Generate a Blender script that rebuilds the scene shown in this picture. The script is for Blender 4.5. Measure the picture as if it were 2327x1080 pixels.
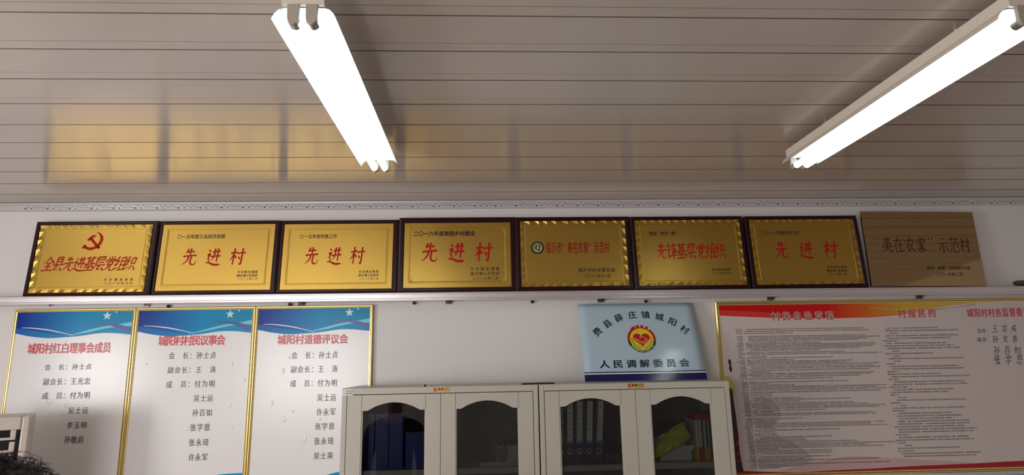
import bpy, bmesh, math, random
from mathutils import Vector, Matrix
for o in list(bpy.data.objects):
    bpy.data.objects.remove(o)
S = bpy.context.scene
C = S.collection
R = math.radians
random.seed(11)

# ------------------------------------------------------------------ camera
cam_d = bpy.data.cameras.new('camera')
cam = bpy.data.objects.new('camera', cam_d)
C.objects.link(cam)
PITCH, YAW, ROLL = 0.1990, 0.0492, -0.0184
cp, sp, cy_, sy_ = math.cos(PITCH), math.sin(PITCH), math.cos(YAW), math.sin(YAW)
fwd = Vector((sy_*cp, cy_*cp, sp))
rgt = Vector((cy_, -sy_, 0))
upv = rgt.cross(fwd)
r2 = math.cos(ROLL)*rgt + math.sin(ROLL)*upv
u2 = -math.sin(ROLL)*rgt + math.cos(ROLL)*upv
cam.matrix_world = Matrix(((r2.x, u2.x, -fwd.x, 2.3663), (r2.y, u2.y, -fwd.y, -3.3373),
                           (r2.z, u2.z, -fwd.z, 1.7947), (0, 0, 0, 1)))
cam_d.sensor_fit = 'HORIZONTAL'
cam_d.sensor_width = 36.0
cam_d.lens = 1432.5/2327*36.0
cam_d.clip_start = 0.05
cam_d.dof.use_dof = True
cam_d.dof.focus_distance = 3.3
cam_d.dof.aperture_fstop = 7.0
S.camera = cam

# ------------------------------------------------------------------ light
S.view_settings.view_transform = 'Standard'
S.view_settings.look = 'None'
S.view_settings.gamma = 1.0
S.view_settings.exposure = -0.02
w = bpy.data.worlds.new('world')
S.world = w
w.use_nodes = True
w.node_tree.nodes['Background'].inputs[0].default_value = (0.80, 0.88, 1.0, 1)
w.node_tree.nodes['Background'].inputs[1].default_value = 0.6


def area(name, loc, direction, sx, sy, power, col):
    d = bpy.data.lights.new(name, 'AREA')
    d.shape = 'RECTANGLE'
    d.size, d.size_y, d.energy, d.color = sx, sy, power, col
    o = bpy.data.objects.new(name, d)
    o.location = loc
    o.rotation_euler = Vector(direction).to_track_quat('-Z', 'Y').to_euler()
    C.objects.link(o)
    return o


area('daylight_side_window', (-1.22, -3.00, 1.55), (1, 0, 0), 1.2, 2.6, 140, (1.0, 0.98, 0.965))
area('daylight_back_window', (-0.10, -6.27, 1.75), (0, 1, 0), 1.6, 1.2, 85, (1.0, 0.98, 0.965))
TUBE_POWER = 4.4


# ------------------------------------------------------------------ materials
def lin(c):
    return c/12.92 if c <= 0.04045 else ((c+0.055)/1.055)**2.4


def rgb(r, g, b):
    return (lin(r/255), lin(g/255), lin(b/255), 1)


def mat(name, col, rough=0.5, metal=0.0, spec=0.5, coat=0.0, noise=None, bump=None, aniso=0.0, ior=None, emit=None):
    """noise=(scale xyz, amount) varies the colour; bump=(scale xyz, strength, distance) gives a fine relief"""
    m = bpy.data.materials.new(name)
    m.use_nodes = True
    nt = m.node_tree
    b = nt.nodes['Principled BSDF']
    b.inputs['Base Color'].default_value = col
    b.inputs['Roughness'].default_value = rough
    b.inputs['Metallic'].default_value = metal
    b.inputs['Specular IOR Level'].default_value = spec
    b.inputs['Coat Weight'].default_value = coat
    b.inputs['Coat Roughness'].default_value = 0.12
    b.inputs['Anisotropic'].default_value = aniso
    if ior:
        b.inputs['IOR'].default_value = ior
    if emit:
        b.inputs['Emission Color'].default_value = emit[0]
        b.inputs['Emission Strength'].default_value = emit[1]
    if noise or bump:
        tc = nt.nodes.new('ShaderNodeTexCoord')
    if noise:
        mp = nt.nodes.new('ShaderNodeMapping')
        mp.inputs['Scale'].default_value = noise[0]
        nt.links.new(tc.outputs['Object'], mp.inputs[0])
        n = nt.nodes.new('ShaderNodeTexNoise')
        n.inputs['Scale'].default_value = 1.0
        n.inputs['Detail'].default_value = 4
        nt.links.new(mp.outputs[0], n.inputs[0])
        mx = nt.nodes.new('ShaderNodeMix')
        mx.data_type = 'RGBA'
        k = noise[1]
        mx.inputs[6].default_value = (col[0]*(1-k), col[1]*(1-k), col[2]*(1-k*1.1), 1)
        mx.inputs[7].default_value = (min(1, col[0]*(1+k)), min(1, col[1]*(1+k)), min(1, col[2]*(1+k)), 1)
        nt.links.new(n.outputs[0], mx.inputs[0])
        nt.links.new(mx.outputs[2], b.inputs['Base Color'])
    if bump:
        mp = nt.nodes.new('ShaderNodeMapping')
        mp.inputs['Scale'].default_value = bump[0]
        nt.links.new(tc.outputs['Object'], mp.inputs[0])
        n = nt.nodes.new('ShaderNodeTexNoise')
        n.inputs['Scale'].default_value = 1.0
        n.inputs['Detail'].default_value = 3
        nt.links.new(mp.outputs[0], n.inputs[0])
        bp = nt.nodes.new('ShaderNodeBump')
        bp.inputs['Strength'].default_value = bump[1]
        bp.inputs['Distance'].default_value = bump[2]
        nt.links.new(n.outputs[0], bp.inputs['Height'])
        nt.links.new(bp.outputs[0], b.inputs['Normal'])
    return m


def grad(name, stops, x0, x1, rough=0.25, axis=0):
    """printed colour running along one object axis"""
    m = mat(name, stops[0][1], rough, spec=0.2)
    nt = m.node_tree
    b = nt.nodes['Principled BSDF']
    tc = nt.nodes.new('ShaderNodeTexCoord')
    sx = nt.nodes.new('ShaderNodeSeparateXYZ')
    mr = nt.nodes.new('ShaderNodeMapRange')
    mr.inputs[1].default_value, mr.inputs[2].default_value = x0, x1
    cr = nt.nodes.new('ShaderNodeValToRGB')
    els = cr.color_ramp.elements
    els[0].position, els[0].color = stops[0]
    els[1].position, els[1].color = stops[-1]
    for p_, c_ in stops[1:-1]:
        e = els.new(p_)
        e.color = c_
    nt.links.new(tc.outputs['Object'], sx.inputs[0])
    nt.links.new(sx.outputs[axis], mr.inputs[0])
    nt.links.new(mr.outputs[0], cr.inputs[0])
    nt.links.new(cr.outputs[0], b.inputs['Base Color'])
    return m


def glass(name, tint, ior=1.5):
    m = bpy.data.materials.new(name)
    m.use_nodes = True
    nt = m.node_tree
    nt.nodes.remove(nt.nodes['Principled BSDF'])
    out = nt.nodes['Material Output']
    t = nt.nodes.new('ShaderNodeBsdfTransparent')
    t.inputs[0].default_value = tint
    g = nt.nodes.new('ShaderNodeBsdfGlossy')
    g.inputs['Roughness'].default_value = 0.02
    fr = nt.nodes.new('ShaderNodeFresnel')
    fr.inputs[0].default_value = ior
    mx = nt.nodes.new('ShaderNodeMixShader')
    nt.links.new(fr.outputs[0], mx.inputs[0])
    nt.links.new(t.outputs[0], mx.inputs[1])
    nt.links.new(g.outputs[0], mx.inputs[2])
    nt.links.new(mx.outputs[0], out.inputs[0])
    return m


M = {}
M['wall'] = mat('white_plaster', rgb(226, 221, 219), 0.55, noise=((1.5, 1.5, 2.5), 0.025))
M['ceiling'] = mat('beige_pvc_strip', rgb(206, 194, 185), 0.13, spec=0.5, ior=1.75, bump=((1.2, 420, 1), 0.12, 0.002))
M['joint'] = mat('dark_ceiling_joint', rgb(112, 100, 90), 0.6)
M['floor'] = mat('grey_floor_tile', rgb(176, 168, 160), 0.3)
M['cornice'] = mat('silver_cornice', rgb(196, 190, 190), 0.3, spec=0.6)
M['cornice_ink'] = mat('cornice_relief_dark', rgb(62, 54, 56), 0.5)
M['alu'] = mat('aluminium', rgb(216, 210, 212), 0.32, 0.75, bump=((2, 900, 900), 0.1, 0.001))
M['steel_dark'] = mat('weathered_steel', rgb(96, 88, 84), 0.5, 0.3, noise=((400, 400, 400), 0.6))
M['steel_pale'] = mat('painted_steel', rgb(205, 200, 195), 0.4)
M['black'] = mat('black_rubber', rgb(20, 19, 20), 0.5)
M['mahogany'] = mat('dark_mahogany_lacquer', rgb(40, 9, 13), 0.28, spec=0.3, noise=((12, 60, 60), 0.35))
M['gold'] = mat('brushed_gold_foil', rgb(200, 164, 80), 0.36, 1.0, bump=((6, 900, 900), 0.08, 0.001))
M['gold_dark'] = mat('darker_gold_foil', rgb(206, 160, 74), 0.3, 1.0, bump=((6, 900, 900), 0.08, 0.001))
M['gold_mirror'] = mat('polished_titanium_gold', rgb(176, 150, 110), 0.06, 1.0)
M['gold_frame'] = mat('gold_anodised_frame', rgb(236, 212, 138), 0.26, 0.7)
M['gold_groove'] = mat('gold_frame_groove', rgb(120, 88, 34), 0.4, 0.6)
M['red'] = mat('red_enamel', rgb(176, 17, 14), 0.4, spec=0.3)
M['red_deep'] = mat('deep_red_enamel', rgb(148, 15, 20), 0.4, spec=0.3)
M['maroon'] = mat('maroon_enamel', rgb(92, 10, 16), 0.4)
M['ink'] = mat('black_ink', rgb(34, 26, 22), 0.5)
M['ink_soft'] = mat('grey_ink', rgb(74, 66, 64), 0.6)
M['print_white'] = mat('white_vinyl_print', rgb(232, 229, 229), 0.22, spec=0.5)
M['title_red'] = mat('red_print', rgb(206, 32, 56), 0.3)
M['print_ink'] = mat('black_print', rgb(44, 42, 44), 0.35)
M['hdr'] = grad('blue_header_print', [(0.0, rgb(8, 40, 144)), (0.25, rgb(4, 96, 176)), (0.55, rgb(0, 140, 194)), (1.0, rgb(0, 142, 182))], -0.28, 0.28)
M['hdr_low'] = grad('blue_wave_print', [(0.0, rgb(8, 96, 182)), (0.5, rgb(10, 146, 196)), (1.0, rgb(20, 142, 196))], -0.28, 0.28)
M['cyan'] = mat('pale_cyan_print', rgb(96, 196, 220), 0.25)
M['navy_print'] = mat('navy_wave_print', rgb(20, 60, 150), 0.25)
M['star'] = mat('star_print', rgb(196, 224, 234), 0.25)
M['poster'] = mat('cream_vinyl_print', rgb(214, 200, 196), 0.3)
M['poster_red'] = grad('red_wave_print', [(0.0, rgb(204, 16, 20)), (0.36, rgb(206, 26, 26)), (0.48, rgb(216, 104, 36)), (0.60, rgb(212, 166, 48)), (0.82, rgb(216, 182, 84)), (1.0, rgb(218, 200, 170))], -1.19, 0.5)
M['poster_red2'] = grad('red_under_wave_print', [(0.0, rgb(216, 60, 54)), (0.55, rgb(214, 76, 58)), (0.8, rgb(220, 140, 90)), (1.0, rgb(222, 196, 160))], -1.19, 0.1)
M['poster_gold'] = mat('gold_wave_print', rgb(206, 172, 60), 0.3)
M['poster_line'] = mat('pale_pink_wave_line', rgb(236, 206, 200), 0.3)
M['poster_pink'] = mat('pink_wash_print', rgb(204, 172, 172), 0.3)
M['poster_foot'] = mat('dark_red_print', rgb(168, 14, 28), 0.3)
M['poster_green'] = mat('olive_flower_print', rgb(196, 188, 88), 0.35, noise=((90, 90, 90), 0.55))
M['poster_brown'] = mat('dark_brown_print', rgb(52, 22, 22), 0.35)
M['poster_stain'] = mat('grey_show_through', rgb(192, 179, 176), 0.35, noise=((30, 30, 60), 0.12))
M['text_mid'] = mat('dark_grey_print', rgb(62, 54, 54), 0.45)
M['sky_board'] = mat('pale_blue_enamel_sheet', rgb(180, 204, 218), 0.12, spec=0.55)
M['navy'] = mat('navy_enamel', rgb(26, 26, 92), 0.12)
M['navy_ink'] = mat('navy_lettering', rgb(18, 24, 52), 0.2)
M['em_red'] = mat('emblem_red', rgb(190, 22, 30), 0.2)
M['em_yellow'] = mat('emblem_yellow', rgb(226, 208, 44), 0.2)
M['em_green'] = mat('emblem_green', rgb(14, 78, 50), 0.2)
M['em_olive'] = mat('emblem_wreath', rgb(104, 128, 30), 0.2)
M['em_line'] = mat('emblem_pale_line', rgb(238, 168, 104), 0.2)
M['white_ink'] = mat('white_lettering', rgb(236, 236, 232), 0.3)
M['green_ink'] = mat('dark_green_enamel', rgb(16, 56, 40), 0.4)
M['emblem_pale'] = mat('emblem_champagne', rgb(186, 170, 116), 0.4)
M['cabinet'] = mat('cream_enamelled_steel', rgb(190, 184, 172), 0.4, spec=0.4, noise=((9, 9, 9), 0.02))
M['cabinet_painted_shade'] = mat('cabinet_steel_painted_shade', rgb(120, 118, 114), 0.5)  # cream steel darkened, inside shade painted into the back panel colour
M['glass'] = glass('cabinet_glass', (0.66, 0.67, 0.67, 1))
M['sticker_gold'] = mat('gold_sticker', rgb(206, 160, 84), 0.35, 0.2)
M['paper'] = mat('white_paper', rgb(224, 222, 214), 0.6)
M['paper_old'] = mat('off_white_paper', rgb(196, 192, 176), 0.6)
M['blue_binder'] = mat('blue_pvc_binder', rgb(30, 46, 140), 0.3)
M['blue_binder_dark'] = mat('dark_blue_pvc_binder', rgb(20, 26, 74), 0.3)
M['blue_strip'] = mat('bright_blue_strip', rgb(66, 130, 200), 0.3)
M['chrome'] = mat('chrome', rgb(205, 205, 205), 0.2, 1.0)
M['bag'] = mat('yellow_green_bag', rgb(206, 208, 40), 0.4, noise=((30, 30, 30), 0.25))
M['spine_red'] = mat('red_spine', rgb(196, 40, 44), 0.4)
M['spine_yellow'] = mat('yellow_spine', rgb(220, 190, 84), 0.4)
M['spine_green'] = mat('green_spine', rgb(70, 96, 70), 0.4)
M['ac'] = mat('ivory_plastic', rgb(206, 194, 186), 0.35)
M['ac_dark'] = mat('black_air_duct', rgb(12, 12, 16), 0.5)
M['lamp_paint'] = mat('beige_lamp_enamel', rgb(222, 212, 198), 0.4)
M['reflector'] = mat('white_reflector', rgb(232, 240, 242), 0.35)
M['tube'] = mat('lit_fluorescent_tube', rgb(255, 255, 255), 0.3, emit=((0.93, 1.0, 0.99, 1), TUBE_POWER))
M['holder'] = mat('grey_plastic_lampholder', rgb(172, 162, 150), 0.4)
M['skin'] = mat('skin', rgb(190, 140, 112), 0.5)
M['hair'] = mat('black_hair', rgb(26, 20, 20), 0.45, spec=0.3)
M['hair_grey'] = mat('pale_grey_strand', rgb(120, 108, 106), 0.5)
M['jacket'] = mat('dark_jacket_cloth', rgb(40, 42, 52), 0.8)
M['trousers'] = mat('dark_trouser_cloth', rgb(34, 34, 38), 0.8)
M['shoe'] = mat('black_shoe_leather', rgb(20, 18, 18), 0.4)
M['rag'] = mat('brown_rag', rgb(86, 66, 52), 0.9)
M['clear_bag'] = mat('crinkled_clear_plastic', rgb(150, 150, 146), 0.25)
M['window_frame'] = mat('white_window_frame', rgb(220, 220, 218), 0.4)
M['navy_cloth'] = mat('dark_navy_panel', rgb(22, 24, 86), 0.35)


# ------------------------------------------------------------------ mesh builder
class MB:
    def __init__(s):
        s.v, s.f, s.m, s.ms = [], [], [], []

    def mi(s, m):
        if m not in s.ms:
            s.ms.append(m)
        return s.ms.index(m)

    def poly(s, pts, m):
        b = len(s.v)
        s.v += [tuple(p) for p in pts]
        s.f.append(list(range(b, b+len(pts))))
        s.m.append(s.mi(m))

    def mesh(s, vs, fs, m):
        b = len(s.v)
        s.v += [tuple(p) for p in vs]
        k = s.mi(m)
        for f in fs:
            s.f.append([b+i for i in f])
            s.m.append(k)

    def box(s, x0, x1, y0, y1, z0, z1, m):
        vs = [(x, y, z) for x in (x0, x1) for y in (y0, y1) for z in (z0, z1)]
        s.mesh(vs, [(0, 1, 3, 2), (4, 6, 7, 5), (0, 4, 5, 1), (2, 3, 7, 6), (0, 2, 6, 4), (1, 5, 7, 3)], m)

    def prism(s, prof, a0, a1, m, axis='y'):
        """extrude a 2D outline: axis y -> outline in (x, z); axis x -> outline in (y, z); axis z -> outline in (x, y)"""
        n = len(prof)
        f3 = {'y': lambda p, t: (p[0], t, p[1]), 'x': lambda p, t: (t, p[0], p[1]), 'z': lambda p, t: (p[0], p[1], t)}[axis]
        vs = [f3(p, a0) for p in prof]+[f3(p, a1) for p in prof]
        fs = [tuple(range(n)), tuple(range(2*n-1, n-1, -1))]
        fs += [(i, i+n, (i+1) % n+n, (i+1) % n) for i in range(n)]
        s.mesh(vs, fs, m)

    def strip(s, prof, a0, a1, m):
        """open outline (y, z) swept along x"""
        vs = [(a0, p[0], p[1]) for p in prof]+[(a1, p[0], p[1]) for p in prof]
        n = len(prof)
        s.mesh(vs, [(i, i+1, i+1+n, i+n) for i in range(n-1)], m)

    def tube(s, path, r, m, n=10, caps=True):
        path = [Vector(p) for p in path]
        rr = r if isinstance(r, (list, tuple)) else [r]*len(path)
        vs, fs = [], []
        for i, p in enumerate(path):
            t = (path[min(i+1, len(path)-1)]-path[max(i-1, 0)]).normalized()
            a = Vector((0, 0, 1)) if abs(t.z) < 0.9 else Vector((1, 0, 0))
            u = t.cross(a).normalized()
            w_ = t.cross(u)
            for k in range(n):
                an = 2*math.pi*k/n
                vs.append(p+rr[i]*(math.cos(an)*u+math.sin(an)*w_))
        for i in range(len(path)-1):
            for k in range(n):
                k2 = (k+1) % n
                fs.append((i*n+k, i*n+k2, (i+1)*n+k2, (i+1)*n+k))
        if caps:
            fs.append(tuple(range(n-1, -1, -1)))
            fs.append(tuple(range((len(path)-1)*n, len(path)*n)))
        s.mesh(vs, fs, m)

    def ell(s, c, r, m, nu=16, nv=10, squash=None):
        vs, fs = [], []
        for j in range(nv+1):
            th = math.pi*j/nv
            for i in range(nu):
                ph = 2*math.pi*i/nu
                vs.append((c[0]+r[0]*math.sin(th)*math.cos(ph), c[1]+r[1]*math.sin(th)*math.sin(ph), c[2]+r[2]*math.cos(th)))
        for j in range(nv):
            for i in range(nu):
                fs.append((j*nu+i, j*nu+(i+1) % nu, (j+1)*nu+(i+1) % nu, (j+1)*nu+i))
        s.mesh(vs, fs, m)

    # flat art in the x-z plane, d = how far in front of the surface (towards -y)
    def art(s, pts, d, m):
        s.poly([(x, -d, z) for x, z in pts], m)

    def disc(s, cx, cz, r, d, m, n=40, a0=0, a1=360):
        pts = [(cx+r*math.cos(R(a0+(a1-a0)*i/n)), cz+r*math.sin(R(a0+(a1-a0)*i/n))) for i in range(n+(0 if a1-a0 == 360 else 1))]
        s.art(pts, d, m)

    def ring(s, cx, cz, r0, r1, d, m, a0=0, a1=360, n=40):
        for i in range(n):
            t0, t1 = R(a0+(a1-a0)*i/n), R(a0+(a1-a0)*(i+1)/n)
            s.art([(cx+r*math.cos(t), cz+r*math.sin(t)) for r, t in ((r0, t0), (r1, t0), (r1, t1), (r0, t1))], d, m)

    def ribbon(s, pts, d, m, f=None):
        """pts (x, z, width): a tapering painted line"""
        f = f or (lambda x, z: (x, z))
        P = [Vector((p[0], p[1])) for p in pts]
        L, Q = [], []
        for i, p in enumerate(P):
            t = P[min(i+1, len(P)-1)]-P[max(i-1, 0)]
            t = t.normalized() if t.length > 1e-9 else Vector((1, 0))
            n = Vector((-t.y, t.x))*pts[i][2]/2
            L.append(f(*(p+n)))
            Q.append(f(*(p-n)))
        for i in range(len(P)-1):
            s.art([L[i], Q[i], Q[i+1], L[i+1]], d, m)

    def build(s, name, parent=None, smooth=False, bevel=0, loc=None, rot=None, sub=0):
        me = bpy.data.meshes.new(name)
        me.from_pydata(s.v, [], s.f)
        for m in s.ms:
            me.materials.append(m if not isinstance(m, str) else M[m])
        me.polygons.foreach_set('material_index', s.m)
        if smooth:
            me.polygons.foreach_set('use_smooth', [True]*len(s.f))
        me.update()
        o = bpy.data.objects.new(name, me)
        C.objects.link(o)
        if parent:
            o.parent = parent
        if loc:
            o.location = loc
        if rot:
            o.rotation_euler = rot
        if bevel:
            b = o.modifiers.new('bevel', 'BEVEL')
            b.width, b.segments, b.limit_method = bevel, 2, 'ANGLE'
            b.harden_normals = False
        if sub:
            q = o.modifiers.new('subdivision', 'SUBSURF')
            q.levels = q.render_levels = sub
        return o


def tag(o, label, cat, group=None):
    o['label'], o['category'] = label, cat
    if group:
        o['group'] = group
    return o


def thing(name, label, cat, loc, rot=(0, 0, 0), group=None):
    o = bpy.data.objects.new(name, None)
    o.empty_display_size = 0.05
    C.objects.link(o)
    o.location, o.rotation_euler = loc, rot
    return tag(o, label, cat, group)


def struct(mb, name, **k):
    o = mb.build(name, **k)
    o['kind'] = 'structure'
    return o


# ------------------------------------------------------------------ lettering
GLYPH = {}
FC = bpy.data.curves.new('lettering_source', 'FONT')
FC.resolution_u = 2
FO = bpy.data.objects.new('lettering_source', FC)


def heavy(bo):
    """shifts that thicken a letter by bo of its size"""
    if bo < 0.004:
        return ((0, 0),)
    if bo < 0.012:
        return ((-bo, 0), (bo, 0))
    return [(bo*math.cos(a*math.pi/3), bo*math.sin(a*math.pi/3)) for a in range(6)]


def glyph(ch):
    if ch not in GLYPH:
        if FO.name not in C.objects:
            C.objects.link(FO)
        FC.body = ch
        dg = bpy.context.evaluated_depsgraph_get()
        dg.update()
        e = FO.evaluated_get(dg)
        me = e.to_mesh()
        GLYPH[ch] = ([(v.co.x, v.co.y) for v in me.vertices], [tuple(p.vertices) for p in me.polygons])
        e.to_mesh_clear()
    return GLYPH[ch]


def text(mb, st, box, m, d=0.0005, bold=0.0, cw=None, shear=0.0, halo=None):
    """lettering fitted to box = (left, right, bottom, top)"""
    u0, u1, v0, v1 = box
    h = v1-v0
    cw = cw or min(h*1.02, (u1-u0)/len(st)*1.02)
    pitch = (u1-u0-cw)/(len(st)-1) if len(st) > 1 else 0
    for i, ch in enumerate(st):
        if ch in ' \u3000':
            continue
        vs, fs = glyph(ch)
        for q, (mm, bo) in enumerate(((halo[0], bold+halo[1]), (m, bold)) if halo else ((m, bold),)):
            for j, (dx, dy) in enumerate(heavy(bo)):
                mb.mesh([(u0+i*pitch+cw*(x+dx)+shear*(y-0.38)*h, -d-0.00002*j+(0.0004 if halo and q == 0 else 0), v0+(y+dy+0.08)/0.94*h) for x, y in vs], fs, mm)


def char_at(mb, ch, cx, cz, size, ang, m, d=0.0006, bold=0.0, sx=1.0):
    vs, fs = glyph(ch)
    c, s_ = math.cos(ang), math.sin(ang)
    wide = (max(x for x, y in vs)+min(x for x, y in vs))/2
    for j, (dx, dy) in enumerate(heavy(bold)):
        out = []
        for x, y in vs:
            a, b = (x+dx-wide)*size*sx, (y+dy-0.38)*size
            out.append((cx+a*c-b*s_, -d-0.00002*j, cz+a*s_+b*c))
        mb.mesh(out, fs, m)


# brush-written characters: strokes on a 100 x 100 square, kind letter then points
BRUSH = {
    '先': 'p35,95 22,72|h22,76 72,80|s50,98 48,55|h8,52 90,58|p42,55 36,30 8,5|w60,56 57,22 66,8 86,7 94,28',
    '进': 'h38,75 86,80|h32,49 93,54|p52,95 52,52 38,26|s73,97 72,20|d12,90 24,78|p8,60 25,63 15,42 24,26 8,12|n4,16 28,15 58,4 99,5',
    '村': 'h4,68 46,73|s26,97 26,3|p26,66 18,46 3,26|d29,58 43,40|h48,66 98,71|g78,96 78,8 65,14|d56,50 67,34',
    '全': 'p50,98 34,74 3,50|n50,96 68,74 98,54|h30,52 70,55|h28,31 72,34|s50,53 50,8|h8,5 94,9',
    '县': 's28,95 28,45|z28,93 72,96 72,45|h30,78 70,80|h30,62 70,64|h4,41 97,47|p44,40 22,12 76,16|d66,30 86,5',
    '基': 'h13,85 87,89|s33,98 32,48|s67,98 67,48|h34,72 66,74|h34,60 66,62|h4,44 96,50|p36,46 24,30 4,16|n64,47 78,32 98,19|h32,25 68,28|s50,40 50,6|h12,3 90,7',
    '层': 'z20,92 82,95 80,74|h22,74 80,76|p20,92 18,45 3,4|h36,56 78,59|h25,37 95,42|p56,38 36,12 82,16|d72,28 92,4',
    '党': 's50,98 50,78|d26,94 35,80|p75,96 65,82|d12,76 7,58|z12,72 90,76 82,62|s30,60 30,40|z30,60 70,63 68,40|h30,41 68,43|p40,40 34,20 6,2|w58,40 56,14 66,5 88,6 95,24',
    '组': 'p30,96 10,66 37,72|p36,72 7,36 42,47|t4,8 43,27|s54,88 53,8|z54,88 86,91 86,8|h56,63 84,65|h56,38 84,40|h40,5 100,9',
    '织': 'p30,96 10,66 37,72|p36,72 7,36 42,47|t4,8 43,27|s54,84 54,46|z54,84 85,87 84,46|h55,48 85,50|p62,36 45,3|d76,36 96,5',
    '锋': 'p24,97 3,64|h16,78 40,81|h6,57 43,61|s24,60 24,10 43,25|p66,98 45,68|p60,86 87,88 45,52|n58,78 76,62 99,53|h54,47 92,50|h54,34 90,37|h45,19 99,24|s72,56 72,-4',
    '美': 'd31,98 41,86|p69,98 58,86|h17,81 83,86|h24,66 77,70|h9,50 91,55|s50,84 50,52|h4,34 95,39|p50,50 43,26 6,1|n53,34 68,16 97,1',
    '在': 'h6,74 94,79|p45,99 34,66 2,32|s27,52 26,1|h44,46 85,49|s64,69 64,8|h33,4 97,9',
    '农': 'd16,80 8,62|z14,76 89,80 80,64|p48,99 38,60 4,22|s36,54 36,8 58,25|p82,58 60,43|n50,58 68,28 98,5',
    '家': 'd47,99 57,88|d12,84 7,66|z12,80 91,84 82,69|h26,66 75,69|p50,67 36,52 8,41|g44,57 60,34 54,2 42,8|p52,46 32,30 7,20|p55,34 34,14 4,3|p83,57 62,44|n58,46 72,26 97,11',
    '示': 'h28,86 72,89|h6,57 94,63|g50,60 50,4 39,12|p28,43 8,13|d70,45 92,14',
    '范': 'h6,83 94,88|s32,98 32,73|s66,98 66,73|d14,67 25,55|d5,47 17,35|t4,4 29,31|g44,60 85,63 82,34 69,38|w44,60 43,16 54,5 85,6 93,25',
    '王': 'h20,88 78,92|h24,54 74,58|s49,90 47,12|h4,8 98,14',
    '宗': 'd48,98 56,90|d14,84 9,70|z14,80 88,84 80,70|h30,62 70,65|h12,42 88,46|g50,44 50,4 40,10|p30,30 12,8|d68,30 86,8',
    '成': 'h20,74 80,78|p22,74 18,40 3,6|g24,50 44,52 40,22 31,27|w52,99 60,46 84,4 95,24|p80,54 46,10|d70,96 83,86',
    '孙': 'p8,84 42,88 26,66|g28,66 32,30 26,4 13,14|t3,38 47,55|g70,92 70,6 59,14|p58,62 44,32|d80,62 99,33',
    '龙': 'h9,68 91,74|p44,97 36,50 4,5|w58,68 56,14 66,6 92,8 97,26|p82,50 38,10|d66,94 82,82',
    '善': 'd34,98 40,88|p66,98 60,88|h16,84 84,87|h22,72 78,75|h6,58 94,62|s50,88 50,44|h14,42 86,46|s28,32 30,4|z28,32 74,34 70,4|h30,6 70,8',
    '百': 'h8,90 92,94|p50,90 38,70|s22,68 22,4|z22,68 80,71 80,4|h24,38 78,41|h24,8 78,10',
    '如': 'p28,94 12,40 43,10|p40,68 30,30 3,6|h3,60 49,66|s60,70 60,14|z60,70 94,73 92,14|h61,18 92,20',
    '张': 'z8,88 38,91 36,68|h12,68 36,70|g12,68 8,46 38,50 34,8 19,17|p86,92 62,66|h43,52 99,58|s58,96 58,8 77,25|n64,54 78,26 99,5',
    '学': 'd18,96 27,83|d46,98 51,86|p78,98 65,83|d10,78 5,61|z10,74 92,78 83,62|p28,58 70,61 52,44|g50,46 56,24 48,2 35,11|h4,32 96,38',
    '恩': 's22,94 22,46|z22,94 80,97 80,46|h34,76 68,78|p50,86 32,56|d52,70 69,57|h22,48 80,50|d12,32 5,9|w28,34 36,6 70,6 75,22|d46,36 55,23|d80,34 95,15',
}
WID = {'h': (8.5, 5.5, 8.5), 's': (8.5, 7.5, 6), 'p': (10, 7, 1.5), 'n': (3, 8.5, 2), 'd': (3, 7, 9.5), 't': (9, 6, 1.5),
       'w': (8.5, 7, 2), 'g': (8.5, 8, 1.5), 'z': (7.5, 8.5, 7)}


def brush(mb, st, box, cw, m, d=0.0006, weight=1.0, shear=0.08):
    """brush lettering fitted to box, every character cw wide"""
    u0, u1, v0, v1 = box
    pitch = (u1-u0-cw)/(len(st)-1) if len(st) > 1 else 0
    h = v1-v0
    for i, ch in enumerate(st):
        if ch in '“”':
            k = 1 if ch == '“' else 0
            for q in (0, 1):
                x = u0+i*pitch+cw*(0.25+0.3*q+0.25*k)
                pts = [(x+cw*0.10*k, v1-h*0.02, cw*0.03), (x, v1-h*0.10, cw*0.09), (x-cw*0.08*(1-k), v1-h*0.2, cw*0.02)]
                mb.ribbon(pts, d, m)
            continue
        for js, st_ in enumerate(BRUSH[ch].split('|')):
            ws = WID[st_[0]]
            pts = [tuple(map(float, q.split(','))) for q in st_[1:].split()]
            out = []
            n = len(pts)
            for a in range(n-1):
                p0, p1, p2, p3 = pts[max(a-1, 0)], pts[a], pts[a+1], pts[min(a+2, n-1)]
                k = 6
                for j in range(k+(a == n-2)):
                    t = j/k
                    q = []
                    for c in (0, 1):
                        if st_[0] in 'z':
                            q.append(p1[c]+(p2[c]-p1[c])*t)
                        else:
                            q.append(0.5*(2*p1[c]+(p2[c]-p0[c])*t+(2*p0[c]-5*p1[c]+4*p2[c]-p3[c])*t*t+(3*p1[c]-p0[c]-3*p2[c]+p3[c])*t**3))
                    T = (a+t)/(n-1)
                    wd = ws[0]+(ws[1]-ws[0])*T*2 if T < 0.5 else ws[1]+(ws[2]-ws[1])*(T-0.5)*2
                    if st_[0] == 'n' and T > 0.5:      # pressing stroke: swells late, then leaves in a point
                        wd = 8.5+4*(T-0.5) if T < 0.85 else 9.9-(T-0.85)*50
                    if n == 2 and st_[0] == 'h':       # slight sag of a level stroke
                        q[1] += 1.6*math.sin(math.pi*T)
                    out.append((q[0], q[1], max(wd, 1)*weight))
            f = lambda x, z: (u0+i*pitch+cw*x/100+shear*(z/100-0.5)*h, v0+h*z/100)
            mb.ribbon(out, d+0.00002*js, m, f)


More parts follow.
